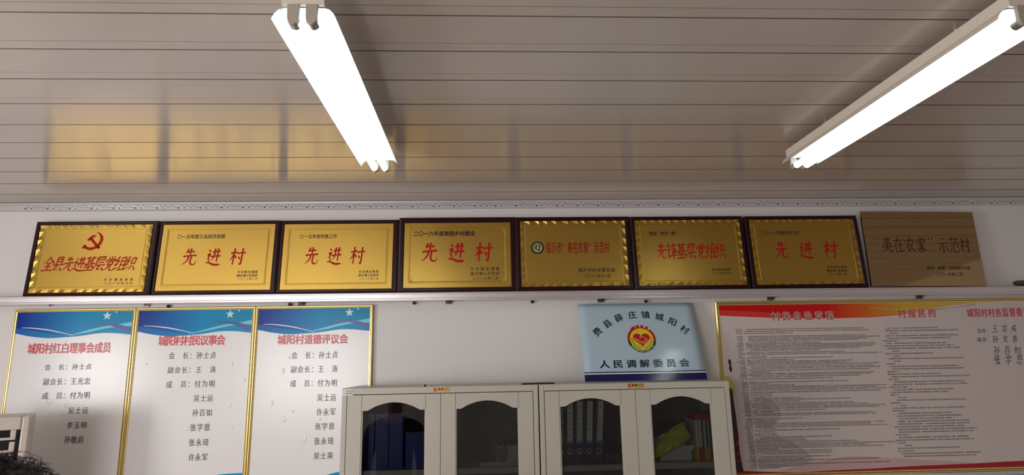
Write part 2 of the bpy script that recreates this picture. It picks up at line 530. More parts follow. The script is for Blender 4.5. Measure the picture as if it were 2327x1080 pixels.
def scribble(mb, x0, x1, z0, z1, m, d=0.0006, n=None):
    """illegible printed characters: small dense marks of character size"""
    h = z1-z0
    x = x0
    while x < x1-h*0.5:
        if random.random() < 0.06:
            x += h*0.9
            continue
        wd = h*random.uniform(0.72, 0.95)
        for k in range(3):
            zz = z0+h*(0.08+0.33*k+random.uniform(-0.04, 0.04))
            a, b = random.uniform(0, 0.2)*wd, random.uniform(0.8, 1)*wd
            mb.art([(x+a, zz), (x+b, zz), (x+b, zz+h*0.15), (x+a, zz+h*0.15)], d, m)
        for k in range(random.choice((1, 2))):
            xx = x+wd*random.uniform(0.1, 0.8)
            mb.art([(xx, z0), (xx+h*0.13, z0), (xx+h*0.13, z1), (xx, z1)], d+0.00003*(k+1), m)
        x += h*1.03


def curve_pts(pts, k=8):
    out = []
    n = len(pts)
    for a in range(n-1):
        p0, p1, p2, p3 = pts[max(a-1, 0)], pts[a], pts[a+1], pts[min(a+2, n-1)]
        for j in range(k+(a == n-2)):
            t = j/k
            out.append(tuple(0.5*(2*p1[c]+(p2[c]-p0[c])*t+(2*p0[c]-5*p1[c]+4*p2[c]-p3[c])*t*t+(3*p1[c]-p0[c]-3*p2[c]+p3[c])*t**3) for c in range(len(p1))))
    return out


# ------------------------------------------------------------------ the room
XL, XR, YB, H = -1.20, 6.20, -6.20, 2.67
b = MB()
b.box(XL-0.1, XR+0.1, 0, 0.1, 0, H, 'wall')
struct(b, 'wall_front')
b = MB()
for z0, z1, y0, y1 in ((0, 0.95, YB, 0), (2.15, H, YB, 0), (0.95, 2.15, -1.65, 0), (0.95, 2.15, YB, -4.35)):
    b.box(XL-0.1, XL, y0, y1, z0, z1, 'wall')
struct(b, 'wall_left')
b = MB()
for z0, z1, x0, x1 in ((0, 1.15, XL-0.1, XR+0.1), (2.35, H, XL-0.1, XR+0.1), (1.15, 2.35, XL-0.1, -0.95), (1.15, 2.35, 0.75, XR+0.1)):
    b.box(x0, x1, YB-0.1, YB, z0, z1, 'wall')
struct(b, 'wall_back')
b = MB()
b.box(XR, XR+0.1, YB, 0, 0, H, 'wall')
struct(b, 'wall_right')
b = MB()
b.box(XL-0.1, XR+0.1, YB-0.1, 0.1, -0.05, 0, 'floor')
struct(b, 'floor')

# strip ceiling: wide boards and narrow recessed bands, a fine groove at every joint, all running along the wall
b = MB()
prof = [(0.0, H)]
k = 0
y = -0.0054
G = 0.0034
while y > YB:
    yb, ya = y, y-0.0456
    prof += [(yb+G/2, H), (yb+G/2, H+0.006), (yb-G/2, H+0.006), (yb-G/2, H+0.0012),
             (ya+G/2, H+0.0012), (ya+G/2, H+0.006), (ya-G/2, H+0.006), (ya-G/2, H)]
    y -= 0.1862
prof = [p_ for p_ in prof if p_[0] > YB-0.1]+[(YB-0.1, H)]
for p_, q_ in zip(prof, prof[1:]):
    deep = p_[1] > H+0.003 and q_[1] > H+0.003
    wall_ = abs(p_[0]-q_[0]) < 1e-6 and abs(p_[1]-q_[1]) > 0.003
    b.strip([p_, q_], XL-0.1, XR+0.1, 'joint' if deep or wall_ else 'ceiling')
b.box(XL-0.1, XR+0.1, YB-0.1, 0.1, H+0.02, H+0.05, 'ceiling')
struct(b, 'ceiling')

# moulded trim under the ceiling
b = MB()
tp = [(0, 2.629), (-0.010, 2.629), (-0.014, 2.634), (-0.014, 2.637), (-0.022, 2.657), (-0.027, 2.659), (-0.029, 2.669), (0, 2.669)]
b.prism(tp, XL, XR, 'cornice', 'x')
tr = struct(b, 'trim_1')
b = MB()


def on_trim(x, t, dd=0.0006):
    return (x, -0.014-0.008*t-dd, 2.637+0.020*t-dd*0.3)


random.seed(4)
x = -0.02
while x < 5.6:
    q = random.uniform(-0.006, 0.006)
    for cx, ct, r in ((x, 0.25, 0.0048), (x+0.016+q, 0.70, 0.0030), (x+0.030, 0.25, 0.0036)):
        b.poly([on_trim(cx+r*math.cos(a*math.pi/4), ct+r*math.sin(a*math.pi/4)/0.0215) for a in range(8)], 'cornice_ink')
    for j in range(2):
        x0 = x+0.036+0.034*j
        pts = [(x0+0.026*t/6, 0.62+0.18*math.sin(t*0.9+j)) for t in range(7)]
        for a_, c_ in zip(pts, pts[1:]):
            b.poly([on_trim(a_[0], a_[1]-0.05), on_trim(c_[0], c_[1]-0.05), on_trim(c_[0], c_[1]+0.05), on_trim(a_[0], a_[1]+0.05)], 'cornice_ink')
        r = 0.0026
        b.poly([on_trim(x0+0.03+r*math.cos(a*math.pi/3), 0.35+r*math.sin(a*math.pi/3)/0.0215) for a in range(6)], 'cornice_ink')
    x += 0.112
b.build('relief_pattern', tr)

# windows that bring the daylight, left wall and far behind the camera
for i, (loc, rz, wd) in enumerate((((XL-0.05, -3.00, 0.95), math.pi/2, 2.7), ((-0.10, YB-0.05, 1.15), 0, 1.7))):
    b = MB()
    for z0, z1 in ((0, 0.05), (1.15, 1.2)):
        b.box(-wd/2, wd/2, -0.03, 0.03, z0, z1, 'window_frame')
    for xx in (-wd/2, -0.025, wd/2-0.05):
        b.box(xx, xx+0.05, -0.029, 0.029, 0.05, 1.15, 'window_frame')
    o = struct(b, 'window_%d' % (i+1), loc=loc, rot=(0, 0, rz))

# ------------------------------------------------------------------ aluminium shelf with its wall brackets
SLOPE = -0.0024


def zs(x):
    return 2.172+SLOPE*x


t = thing('display_shelf', 'long aluminium shelf across the wall carrying the row of gold plaques', 'shelf', (0, 0, 2.172), (0, -SLOPE, 0))
b = MB()
pr = [(0, 0), (-0.096, 0), (-0.100, -0.001), (-0.102, -0.005), (-0.102, -0.009), (-0.0995, -0.011), (-0.0995, -0.030), (-0.101, -0.032),
      (-0.1015, -0.042), (-0.0985, -0.0435), (-0.096, -0.040), (-0.0945, -0.010), (0, -0.010)]
b.prism(pr, XL, XR, 'alu', 'x')
b.build('board', t)
for i, (bx, pale) in enumerate(((0.638, 1), (1.425, 0), (2.191, 0), (2.998, 0), (3.921, 0), (4.75, 0))):
    b = MB()
    mm = 'steel_pale' if pale else 'steel_dark'
    b.box(bx-0.017, bx+0.017, -0.004, -0.001, -0.0530, -0.010, mm)
    b.box(bx-0.017, bx+0.017, -0.085, -0.004, -0.014, -0.0105, mm)
    b.prism([(-0.004, -0.014), (-0.07, -0.014), (-0.004, -0.050)], bx+0.013, bx+0.016, mm, 'x')
    b.tube([(bx-0.002, -0.004, -0.040), (bx-0.002, -0.011, -0.040)], 0.006, 'steel_dark', 8)
    b.build('bracket', t)

for i, (sx, sz, lab) in enumerate(((0.167, 2.138, 'dark wall screw above the framed member list beside the air conditioner'),
                                   (0.754, 2.120, 'dark wall screw above the middle one of three framed member lists'),
                                   (1.369, 2.121, 'dark wall screw above the right framed member list beside a bracket'),
                                   (2.011, 2.119, 'dark wall screw on bare wall just right of the framed member lists'),
                                   (2.631, 2.117, 'dark wall screw on bare wall left of the pale blue board'),
                                   (3.237, 2.112, 'dark wall screw peeping above the top edge of the pale blue board'))):
    t = thing('wall_screw', lab, 'screw', (sx, 0, sz), group='screws under the shelf')
    b = MB()
    b.tube([(0, 0.001, 0), (0, -0.016, 0.001)], 0.0035, 'steel_dark', 8)
    b.build('shank', t)
    b = MB()
    b.tube([(0, -0.0145, 0.001), (0, -0.017, 0.001), (0, -0.021, 0.001)], [0.009, 0.0085, 0.005], 'black', 12)
    b.build('head', t)

# ------------------------------------------------------------------ gold plaques on the shelf
RED3 = dict(m='red', weight=1.0)


def rays(mb, u0, u1, v0, v1, w_, m):
    """bevelled sunray facets round the edge of a plate"""
    def run(L, f):
        s_ = 0.0
        i = 0
        while s_ < L-0.002:
            e = min(s_+random.uniform(0.016, 0.034), L)
            a = 0.0004 if i % 2 else 0.0042
            c = 0.0042 if i % 2 else 0.0004
            sk = 0.006
            i += 1
            mb.poly([f(s_, 0, a), f(e, 0, c), f(min(e+sk, L), w_, 0.0006), f(min(s_+sk, L), w_, 0.0030 if i % 2 else 0.0003)], m)
            s_ = e
    run(u1-u0, lambda s_, q, d: (u0+s_, -d, v0+q))
    run(u1-u0, lambda s_, q, d: (u0+s_, -d, v1-q))
    run(v1-v0, lambda s_, q, d: (u0+q, -d, v0+s_))
    run(v1-v0, lambda s_, q, d: (u1-q, -d, v0+s_))


def ridge(mb, u0, u1, v0, v1, m, r=0.0018):
    for a, c in (((u0, v0), (u1, v0)), ((u1, v0), (u1, v1)), ((u1, v1), (u0, v1)), ((u0, v1), (u0, v0))):
        mb.tube([(a[0], 0, a[1]), (c[0], 0, c[1])], r, m, 6)


def hammer_sickle(mb, box, m, d=0.0007):
    u0, u1, v0, v1 = box
    f = lambda x, z: (u0+(u1-u0)*x, v0+(v1-v0)*z)
    out = curve_pts([(0.66, 0.985), (0.82, 0.93), (0.95, 0.75), (0.985, 0.58), (0.93, 0.36), (0.80, 0.17), (0.62, 0.06), (0.42, 0.02), (0.24, 0.08), (0.10, 0.20)])
    wd = [0.01, 0.07, 0.115, 0.125, 0.125, 0.12, 0.125, 0.13, 0.12, 0.10]
    pts = []
    for i, p_ in enumerate(out):
        q = i/(len(out)-1)*(len(wd)-1)
        a = int(min(q, len(wd)-2))
        pts.append((p_[0]-0.02, p_[1], 1.3*(wd[a]+(wd[a+1]-wd[a])*(q-a))))
    mb.ribbon(pts, d, m, f)
    mb.ribbon([(0.14, 0.26, 0.13), (0.02, 0.05, 0.13)], d, m, f)                      # sickle grip
    mb.ribbon([(0.36, 0.66, 0.15), (0.90, 0.05, 0.15)], d, m, f)                      # hammer shaft
    mb.art([f(*p_) for p_ in ((0.18, 0.58), (0.42, 0.83), (0.62, 0.84), (0.64, 0.76), (0.50, 0.70), (0.36, 0.54), (0.26, 0.48))], d, m)
    mb.ribbon([(0.84, 0.05, 0.09), (0.93, 0.14, 0.09)], d, m, f)


PL = [
    dict(x=0.379, deco='rays', emblem=(-0.0593, 0.0332, 0.2407, 0.3305), title=('全县先进基层党组织', (-0.2412, 0.2230, 0.1251, 0.2031), 0.058, 0.95, 0.22),
         small=[('中共费县县委', 0.0740, 0.2174, 0.0727, 0.0864), ('二〇一六年六月', 0.0769, 0.2180, 0.0533, 0.0671)],
         lab='dark framed gold plaque with a red hammer and sickle emblem', face=(-0.285, 0.277, 0.016, 0.371)),
    dict(x=1.003, deco='line', title=('先进村', (-0.1767, 0.1414, 0.1497, 0.2429), 0.078, 1.0, 0.10),
         head=('〇一五年度工业经济发展', -0.2147, 0.0296, 0.2938, 0.3177, 0.005),
         small=[('中共薛庄镇委', 0.1092, 0.2135, 0.1056, 0.1209), ('薛庄镇人民政府', 0.1088, 0.2152, 0.0871, 0.1023), ('二〇一六年二月', 0.1151, 0.2147, 0.0710, 0.0825)],
         lab='gold plaque with three red characters, directly right of the hammer and sickle plaque', face=(-0.290, 0.280, 0.020, 0.370)),
    dict(x=1.623, deco='line', title=('先进村', (-0.1761, 0.1341, 0.1491, 0.2455), 0.076, 1.0, 0.10),
         head=('〇一五年度党建工作', -0.2084, -0.0147, 0.2911, 0.3139, 0.005),
         small=[('中共薛庄镇委', 0.1062, 0.2090, 0.1023, 0.1163), ('薛庄镇人民政府', 0.1048, 0.2108, 0.0836, 0.0976), ('二〇一六年二月', 0.1102, 0.2093, 0.0661, 0.0778)],
         lab='gold plaque with three red characters, above the member list a cabinet partly hides', face=(-0.289, 0.276, 0.020, 0.369)),
    dict(x=2.240, deco='flourish', title=('先进村', (-0.1910, 0.1828, 0.1579, 0.2650), 0.092, 1.12, 0.10),
         head=('二〇一六年度美丽乡村建设', -0.2346, 0.0907, 0.3000, 0.3280, 0.022),
         small=[('中共薛庄镇委', 0.0667, 0.2185, 0.1097, 0.1286), ('薛庄镇人民政府', 0.0667, 0.2192, 0.0850, 0.1038), ('二〇一七年二月', 0.0757, 0.2131, 0.0592, 0.0768)],
         lab='gold plaque with the largest black heading line, over the bare wall between lists and board', face=(-0.279, 0.278, 0.023, 0.371)),
    dict(x=2.856, deco='rays', seal=(-0.1938, 0.2321, 0.036), lishu=('临沂市“美在农家”示范村', (-0.1480, 0.1909, 0.2006, 0.2640)),
         small=[('临沂市妇女联合会', 0.0170, 0.2132, 0.0962, 0.1190), ('二〇一八年十一月', 0.0455, 0.1876, 0.0653, 0.0860)],
         lab='gold plaque with a round dark green emblem left of its red line', face=(-0.283, 0.281, 0.022, 0.379)),
    dict(x=3.477, deco='rays', title=('先锋基层党组织', (-0.1779, 0.1972, 0.1644, 0.2513), 0.056, 0.95, 0.06),
         head=('费县“两学一做”', -0.2100, -0.0469, 0.2950, 0.3187, 0.005),
         small=[('中共费县县委', 0.1090, 0.2124, 0.0972, 0.1118), ('二〇一六年七月', 0.1044, 0.2112, 0.0780, 0.0914)],
         lab='gold plaque with seven red characters, above the pale blue board and its right edge', face=(-0.285, 0.290, 0.020, 0.381)),
    dict(x=4.112, deco='rays', title=('先进村', (-0.1692, 0.1809, 0.1617, 0.2592), 0.080, 1.0, 0.10),
         head=('二〇一八年度农村工作', -0.2263, -0.0187, 0.2958, 0.3175, 0.005),
         small=[('中共薛庄镇委', 0.1051, 0.2129, 0.1060, 0.1195), ('薛庄镇人民政府', 0.1005, 0.2117, 0.0854, 0.0989), ('二〇一九年二月', 0.0996, 0.2082, 0.0661, 0.0784)],
         lab='gold plaque with three red characters, directly left of the frameless plaque', face=(-0.290, 0.292, 0.020, 0.381)),
]
LEAN = R(5)
for n, P in enumerate(PL):
    t = thing('award_plaque', P['lab'], 'plaque', (P['x'], -0.08, zs(P['x'])+0.0035), (-LEAN, 0, 0), 'framed gold plaques on the shelf')
    top = 0.390 if n < 3 else 0.402
    wv = 0.3085 if n < 6 else 0.3145
    u0, u1, v0, v1 = P['face']
    b = MB()
    y0, y1, yi = -0.004, 0.022, 0.001
    for quad in (((-wv, 0), (wv, 0), (u1, v0), (u0, v0)), ((wv, 0), (wv, top), (u1, v1), (u1, v0)),
                 ((wv, top), (-wv, top), (u0, v1), (u1, v1)), ((-wv, top), (-wv, 0), (u0, v0), (u0, v1))):
        o0, o1, i1, i0 = [Vector(q) for q in quad]
        m0, m1 = o0+(i0-o0)*0.30, o1+(i1-o1)*0.30
        e0, e1 = o0+(i0-o0)*0.78, o1+(i1-o1)*0.78
        for a, c, ya, yc in ((o0, o1, None, None),):
            b.poly([(o0.x, y1, o0.y), (o1.x, y1, o1.y), (o1.x, y0+0.003, o1.y), (o0.x, y0+0.003, o0.y)], 'mahogany')
            b.poly([(o0.x, y0+0.003, o0.y), (o1.x, y0+0.003, o1.y), (m1.x, y0, m1.y), (m0.x, y0, m0.y)], 'mahogany')
            b.poly([(m0.x, y0, m0.y), (m1.x, y0, m1.y), (e1.x, y0, e1.y), (e0.x, y0, e0.y)], 'mahogany')
            b.poly([(e0.x, y0, e0.y), (e1.x, y0, e1.y), (i1.x, yi, i1.y), (i0.x, yi, i0.y)], 'mahogany')
    b.poly([(-wv, y1, 0), (wv, y1, 0), (wv, y1, top), (-wv, y1, top)], 'mahogany')
    b.build('frame', t)
    b = MB()
    gm = 'gold'
    b.poly([(u0-0.002, 0, v0-0.002), (u1+0.002, 0, v0-0.002), (u1+0.002, 0, v1+0.002), (u0-0.002, 0, v1+0.002)], gm)
    random.seed(20+n)
    if P['deco'] == 'rays':
        rays(b, u0, u1, v0, v1, 0.019, gm)
        ridge(b, u0+0.026, u1-0.026, v0+0.026, v1-0.026, gm, 0.0011)
    else:
        ridge(b, u0+0.030, u1-0.030, v0+0.030, v1-0.030, gm, 0.0016)
        ridge(b, u0+0.024, u1-0.024, v0+0.024, v1-0.024, gm, 0.0010)
        if P['deco'] == 'flourish':
            for sx in (0, 1):
                for sz in (0, 1):
                    cx = (u0+0.034) if sx == 0 else (u1-0.034)
                    cz = (v0+0.034) if sz == 0 else (v1-0.034)
                    for q in range(5):
                        a = q*1.256
                        b.ell((cx+0.008*math.cos(a), 0, cz+0.008*math.sin(a)), (0.0045, 0.0018, 0.0045), gm, 8, 5)
                    for q in (1, 2, 3):
                        b.ell((cx+(0.017*q)*(1 if sx == 0 else -1), 0, cz-0.010*(1 if sz == 0 else -1)), (0.006, 0.0015, 0.003), gm, 8, 5)
                        b.ell((cx-0.010*(1 if sx == 0 else -1), 0, cz+(0.017*q)*(1 if sz == 0 else -1)), (0.003, 0.0015, 0.006), gm, 8, 5)
    b.build('gold_face', t)
    if 'title' in P:
        st, bx_, cw, wt, sh = P['title']
        if len(st) == 3:                   # widely spaced: every character is a part
            pitch = (bx_[1]-bx_[0]-cw)/2
            for q, ch in enumerate(st):
                b = MB()
                brush(b, ch, (bx_[0]+q*pitch, bx_[0]+q*pitch+cw, bx_[2], bx_[3]), cw, 'red', 0.0008, wt*1.28, sh)
                b.build('title_character', t)
        else:
            b = MB()
            brush(b, st, bx_, cw, 'red', 0.0008, wt*1.28, sh)
            b.build('title_line', t)
    if 'emblem' in P:
        b = MB()
        hammer_sickle(b, P['emblem'], 'red', 0.0008)
        b.build('hammer_sickle_emblem', t)
    if 'lishu' in P:
        b = MB()
        text(b, P['lishu'][0], P['lishu'][1], 'red_deep', 0.0008, 0.012, cw=0.027)
        b.build('title_line', t)
    if 'seal' in P:
        b = MB()
        cx, cz, r = P['seal']
        b.ring(cx, cz, r*0.70, r*0.98, 0.0008, 'green_ink')
        b.disc(cx, cz, r*0.70, 0.0006, 'emblem_pale')
        f = lambda x, z: (cx+r*x, cz+r*z)
        for pts in ([(-0.42, -0.20), (-0.42, 0.10), (-0.22, 0.42), (-0.16, 0.42)], [(0.02, 0.44), (-0.24, -0.16), (0.02, -0.30), (0.30, -0.24)],
                    [(0.16, 0.30), (0.30, 0.42), (0.36, 0.20), (0.22, 0.0)], [(0.40, 0.26), (0.30, -0.10), (0.16, -0.55)]):
            b.ribbon([(p_[0], p_[1], 0.15) for p_ in curve_pts(pts, 5)], 0.0009, 'green_ink', f)
        b.build('round_emblem', t)
    if 'head' in P:
        b = MB()
        st, a, c, e, g, bo = P['head']
        text(b, st, (a, c, e, g), 'ink', 0.0008, bo+0.007)
        b.build('heading_line', t)
    b = MB()
    for st, a, c, e, g in P['small']:
        text(b, st, (a, c, e, g), 'ink', 0.0008, 0.013)
    b.build('caption_lines', t)

t = thing('steel_plaque', 'frameless mirror gold plaque with maroon lettering, leaning on the shelf', 'plaque', (4.760, -0.083, zs(4.76)+0.0052), (-R(3), 0.012, 0))
b = MB()
b.box(-0.318, 0.318, 0, 0.012, 0, 0.417, 'gold_mirror')
b.build('plate', t, bevel=0.0015)
b = MB()
brush(b, '“美在农家”', (-0.290, 0.0860, 0.1852, 0.2723), 0.060, 'maroon', 0.0008, 1.0, 0.04)
b.build('title_line', t)
b = MB()
brush(b, '示范村', (0.0880, 0.2700, 0.1852, 0.2723), 0.060, 'maroon', 0.0008, 1.0, 0.04)
b.build('title_line', t)
b = MB()
text(b, '费县“双美”活动领导小组', (0.0014, 0.2447, 0.0902, 0.1109), 'ink', 0.0008, 0.008)
text(b, '二〇一九年二月', (0.0521, 0.1992, 0.0552, 0.0760), 'ink', 0.0008, 0.005)
b.build('caption_lines', t)

b = MB()
random.seed(3)
for i in range(7):
    b.ell((random.uniform(-0.05, 0.05), random.uniform(-0.02, 0.02), 0.008), (random.uniform(0.015, 0.03), 0.02, random.uniform(0.008, 0.018)), 'rag', 10, 6)
tag(b.build('brown_rag', smooth=True, loc=(5.30, -0.06, zs(5.30)+0.012)), 'crumpled brown rag on the shelf right of the frameless plaque', 'rag')

# ------------------------------------------------------------------ three framed member lists
VB = 0.035      # panel base above the measured origin


def vb(z):
    return z-VB


LISTS = [
    dict(t=('城阳村红白理事会成员', -0.2149, 0.1933, 0.7208, 0.7733), l=[('会　长：孙士贞', -0.1199, 0.1087, 0.6385, 0.6687), ('副会长：王光忠', -0.1196, 0.1101, 0.5656, 0.5999),
         ('成　员：付为明', -0.1153, 0.1156, 0.4975, 0.5315), ('吴士运', 0.0179, 0.1151, 0.4245, 0.4582), ('李玉明', 0.0199, 0.1166, 0.3555, 0.3869), ('孙敬启', 0.0154, 0.1096, 0.2853, 0.3205)],
         bub=[(0.003, 0.465), (-0.052, 0.435), (-0.011, 0.422), (-0.225, 0.454), (-0.078, 0.486)], star=(0.157, 0.906),
         lab='gold framed member list with blue wave header, beside the air conditioner'),
    dict(t=('城阳村村民议事会', -0.1783, 0.1568, 0.7501, 0.8010), l=[('会　长：孙士贞', -0.1193, 0.1162, 0.6819, 0.7170), ('副会长：王　涛', -0.1196, 0.1193, 0.6122, 0.6448),
         ('成　员：付为明', -0.1198, 0.1201, 0.5410, 0.5755), ('吴士运', 0.0195, 0.1165, 0.4711, 0.5054), ('孙百如', 0.0187, 0.1174, 0.4011, 0.4350), ('张学恩', 0.0137, 0.1120, 0.3297, 0.3654),
         ('张永琦', 0.0131, 0.1110, 0.2588, 0.2943), ('许永军', 0.0167, 0.1121, 0.1885, 0.2237)],
         bub=[(-0.226, 0.659), (0.196, 0.656), (0.085, 0.739), (-0.171, 0.366), (-0.224, 0.344), (-0.004, 0.343), (0.263, 0.57), (0.198, 0.452), (0.222, 0.342)], star=(0.171, 0.905),
         lab='gold framed member list with blue wave header, between two other lists'),
    dict(t=('城阳村道德评议会', -0.1828, 0.1760, 0.7467, 0.7958), l=[('会　长：孙士贞', -0.1078, 0.1274, 0.6733, 0.7087), ('副会长：王　涛', -0.1086, 0.1277, 0.6031, 0.6382),
         ('成　员：付为明', -0.1073, 0.1280, 0.5334, 0.5682), ('吴士运', 0.0297, 0.1262, 0.4608, 0.4975), ('许永军', 0.0283, 0.1266, 0.3901, 0.4265), ('张学恩', 0.0248, 0.1226, 0.3223, 0.3562),
         ('张永琦', 0.0235, 0.1209, 0.2508, 0.2865), ('吴士英', 0.0244, 0.1214, 0.1820, 0.2153)],
         bub=[(-0.116, 0.679), (-0.146, 0.615), (-0.194, 0.456), (-0.087, 0.414), (-0.129, 0.375), (-0.024, 0.279), (0.048, 0.371)], star=(0.178, 0.905),
         lab='gold framed member list with blue wave header, partly hidden by a filing cabinet'),
]


def moulding(b, wd, ht, fw, m, groove, depth=0.02):
    """rectangular picture moulding with a groove, outer wd x ht standing on z = 0, front at y = 0"""
    hw = wd/2
    rows = [(0.0, depth, m), (0.0, 0.003, m), (0.22, -0.001, m), (0.45, -0.001, m), (0.5, 0.003, groove), (0.58, 0.003, groove), (0.63, -0.001, m), (0.88, 0.0005, m), (1.0, 0.005, m)]
    cs = [(-1, 0), (1, 0), (1, 1), (-1, 1)]

    def pt(c, q):
        f = rows[q][0]*fw
        return (c[0]*(hw-f), rows[q][1], f if c[1] == 0 else ht-f)
    for q in range(len(rows)-1):
        for i in range(4):
            a, c = cs[i], cs[(i+1) % 4]
            b.poly([pt(a, q), pt(c, q), pt(c, q+1), pt(a, q+1)], rows[q+1][2])
    b.poly([(-hw, depth, 0), (hw, depth, 0), (hw, depth, ht), (-hw, depth, ht)], m)


for n, P in enumerate(LISTS):
    t = thing('member_list', P['lab'], 'notice board', (0.6*n+0.3, -0.022, 1.17+VB), group='framed member lists')
    ht = 0.9435-VB
    b = MB()
    moulding(b, 0.598, ht, 0.016, 'gold_frame', 'gold_groove', 0.0215)
    b.build('frame', t)
    b = MB()
    a, zt = 0.287, vb(0.930)
    b.poly([(-a, 0.0045, 0.013), (a, 0.0045, 0.013), (a, 0.0045, zt), (-a, 0.0045, zt)], 'print_white')
    off = -0.0045
    low = curve_pts([(-a, vb(0.824)), (-0.213, vb(0.808)), (-0.13, vb(0.798)), (-0.05, vb(0.800)), (0.04, vb(0.807)), (0.121, vb(0.818)), (0.20, vb(0.818)), (a, vb(0.808))])
    b.art([(-a, zt)]+low+[(a, zt)], off+0.0002, 'hdr_low')
    mid = curve_pts([(-a, vb(0.849)), (-0.235, vb(0.842)), (-0.144, vb(0.824)), (-0.05, vb(0.811)), (0.056, vb(0.828)), (0.134, vb(0.846)), (0.213, vb(0.858)), (a, vb(0.872))])
    b.art([(-a, zt)]+mid+[(a, zt)], off+0.0004, 'hdr')
    up = curve_pts([(-0.03, vb(0.808)), (0.056, vb(0.831)), (0.134, vb(0.850)), (0.213, vb(0.861)), (a, vb(0.875))])
    dn = curve_pts([(-0.03, vb(0.808)), (0.06, vb(0.822)), (0.134, vb(0.838)), (0.20, vb(0.848)), (a, vb(0.853))])
    b.art(up+dn[::-1], off+0.0006, 'cyan')
    b.ribbon([(p_[0], p_[1], q) for p_, q in zip(curve_pts([(0.03, vb(0.853)), (0.10, vb(0.8635)), (0.164, vb(0.8635)), (0.225, vb(0.850)), (a, vb(0.827))]),
                                                [0.001+0.028*(i/32)**1.6 for i in range(33)])], off+0.0008, 'navy_print')
    b.ribbon([(p_[0], p_[1], q) for p_, q in zip(curve_pts([(-0.257, vb(0.851)), (-0.202, vb(0.8485)), (-0.129, vb(0.839)), (-0.072, vb(0.827)), (0.0, vb(0.810))]),
                                                [0.0015+0.0035*math.sin(math.pi*i/32) for i in range(33)])], off+0.0009, 'white_ink')
    sx, sz = P['star'][0], vb(P['star'][1])
    b.art([(sx+(0.0235 if i % 2 == 0 else 0.0098)*math.sin(i*math.pi/5), sz+(0.0235 if i % 2 == 0 else 0.0098)*math.cos(i*math.pi/5)) for i in range(10)], off+0.0008, 'star')
    b.disc(sx+0.044, sz+0.018, 0.0042, off+0.0008, 'star', 12)
    foot = curve_pts([(-a, 0.055), (-0.15, 0.035), (0.0, 0.05), (0.15, 0.085), (a, 0.092)])
    b.art([(-a, 0.013)]+foot+[(a, 0.013)], off+0.0003, 'hdr_low')
    random.seed(30+n)
    for u, v in P['bub']:
        s_ = random.uniform(0.7, 1.5)
        b.ell((u, 0.0045, vb(v)), (0.009*s_, 0.0018, 0.011*s_*random.uniform(0.6, 1.4)), 'print_white', 12, 8)
    o = b.build('printed_sheet', t)
    b = MB()
    st, u0, u1, v0, v1 = P['t']
    text(b, st, (u0, u1, vb(v0), vb(v1)), 'title_red', off+0.0012, 0.022, cw=0.046 if n else 0.042)
    b.build('heading_line', t)
    for st, u0, u1, v0, v1 in P['l']:
        pitch = (u1-u0-0.0305)/(len(st)-1)
        k = 0
        for seg in st.replace('：', '：\u3001').split('\u3000') if '：' not in st else [q for p_ in st.split('\u3000') for q in p_.replace('：', '：|').split('|')]:
            b = MB()
            text(b, seg, (u0+k*pitch, u0+k*pitch+(len(seg)-1)*pitch+0.0305, vb(v0), vb(v1)), 'print_ink', off+0.0012, 0.006, cw=0.0305)
            b.build('name_line', t)
            k += len(seg)+(0 if seg.endswith('：') else 1)

# ------------------------------------------------------------------ long red and gold poster at the right
t = thing('rules_poster', 'long gold framed rules poster with red and gold wave header', 'notice board', (4.81, -0.022, 1.208))
PB = 0.010


def pv(pts):
    return [(u, v+PB) for u, v in pts]


b = MB()
moulding(b, 2.402, 0.896, 0.021, 'gold_frame', 'gold_groove', 0.0215)
b.build('frame', t)
b = MB()
a, zb_, zt = 1.184, 0.018, 0.880
off = -0.0045
b.poly([(-a, 0.0045, zb_), (a, 0.0045, zb_), (a, 0.0045, zt), (-a, 0.0045, zt)], 'poster')
# header
lowc = curve_pts(pv([(-a, 0.810), (-0.988, 0.799), (-0.802, 0.790), (-0.615, 0.786), (-0.44, 0.788), (-0.339, 0.789), (-0.147, 0.805), (0.049, 0.834), (0.246, 0.855), (0.50, 0.8695)]))
b.art([(-a, zt)]+lowc+[(0.50, zt)], off+0.0002, 'poster_red2')
b.ribbon([(p_[0], p_[1]-0.001, 0.006) for p_ in lowc], off+0.0008, 'poster_line')
upc = curve_pts(pv([(-a, 0.842), (-0.985, 0.831), (-0.80, 0.814), (-0.671, 0.795), (-0.615, 0.7915), (-0.45, 0.796), (-0.30, 0.801), (-0.147, 0.815), (0.049, 0.843), (0.246, 0.862), (0.44, 0.8695)]))
b.art([(-a, zt)]+upc+[(0.44, zt)], off+0.0004, 'poster_red')
for k in range(3):
    b.ribbon([(p_[0]+0.06*k, p_[1]-0.006*k, 0.002) for p_ in curve_pts(pv([(-0.36, 0.845), (-0.2, 0.835), (-0.05, 0.845), (0.12, 0.866)]))], off+0.0008, 'poster_pink')
# footer
fc = curve_pts(pv([(-a, 0.03), (-0.886, 0.013), (-0.617, 0.018), (-0.463, 0.020), (-0.261, 0.026), (0.106, 0.032), (0.347, 0.038), (a, 0.05)]))
b.art([(-a, zb_)]+fc+[(a, zb_)], off+0.0003, 'poster_foot')
b.art(pv([(-0.95, 0.016), (-0.75, 0.06), (-0.55, 0.085), (-0.35, 0.07), (-0.1, 0.05), (0.12, 0.033), (-0.46, 0.021), (-0.7, 0.018)]), off+0.0002, 'poster_pink')
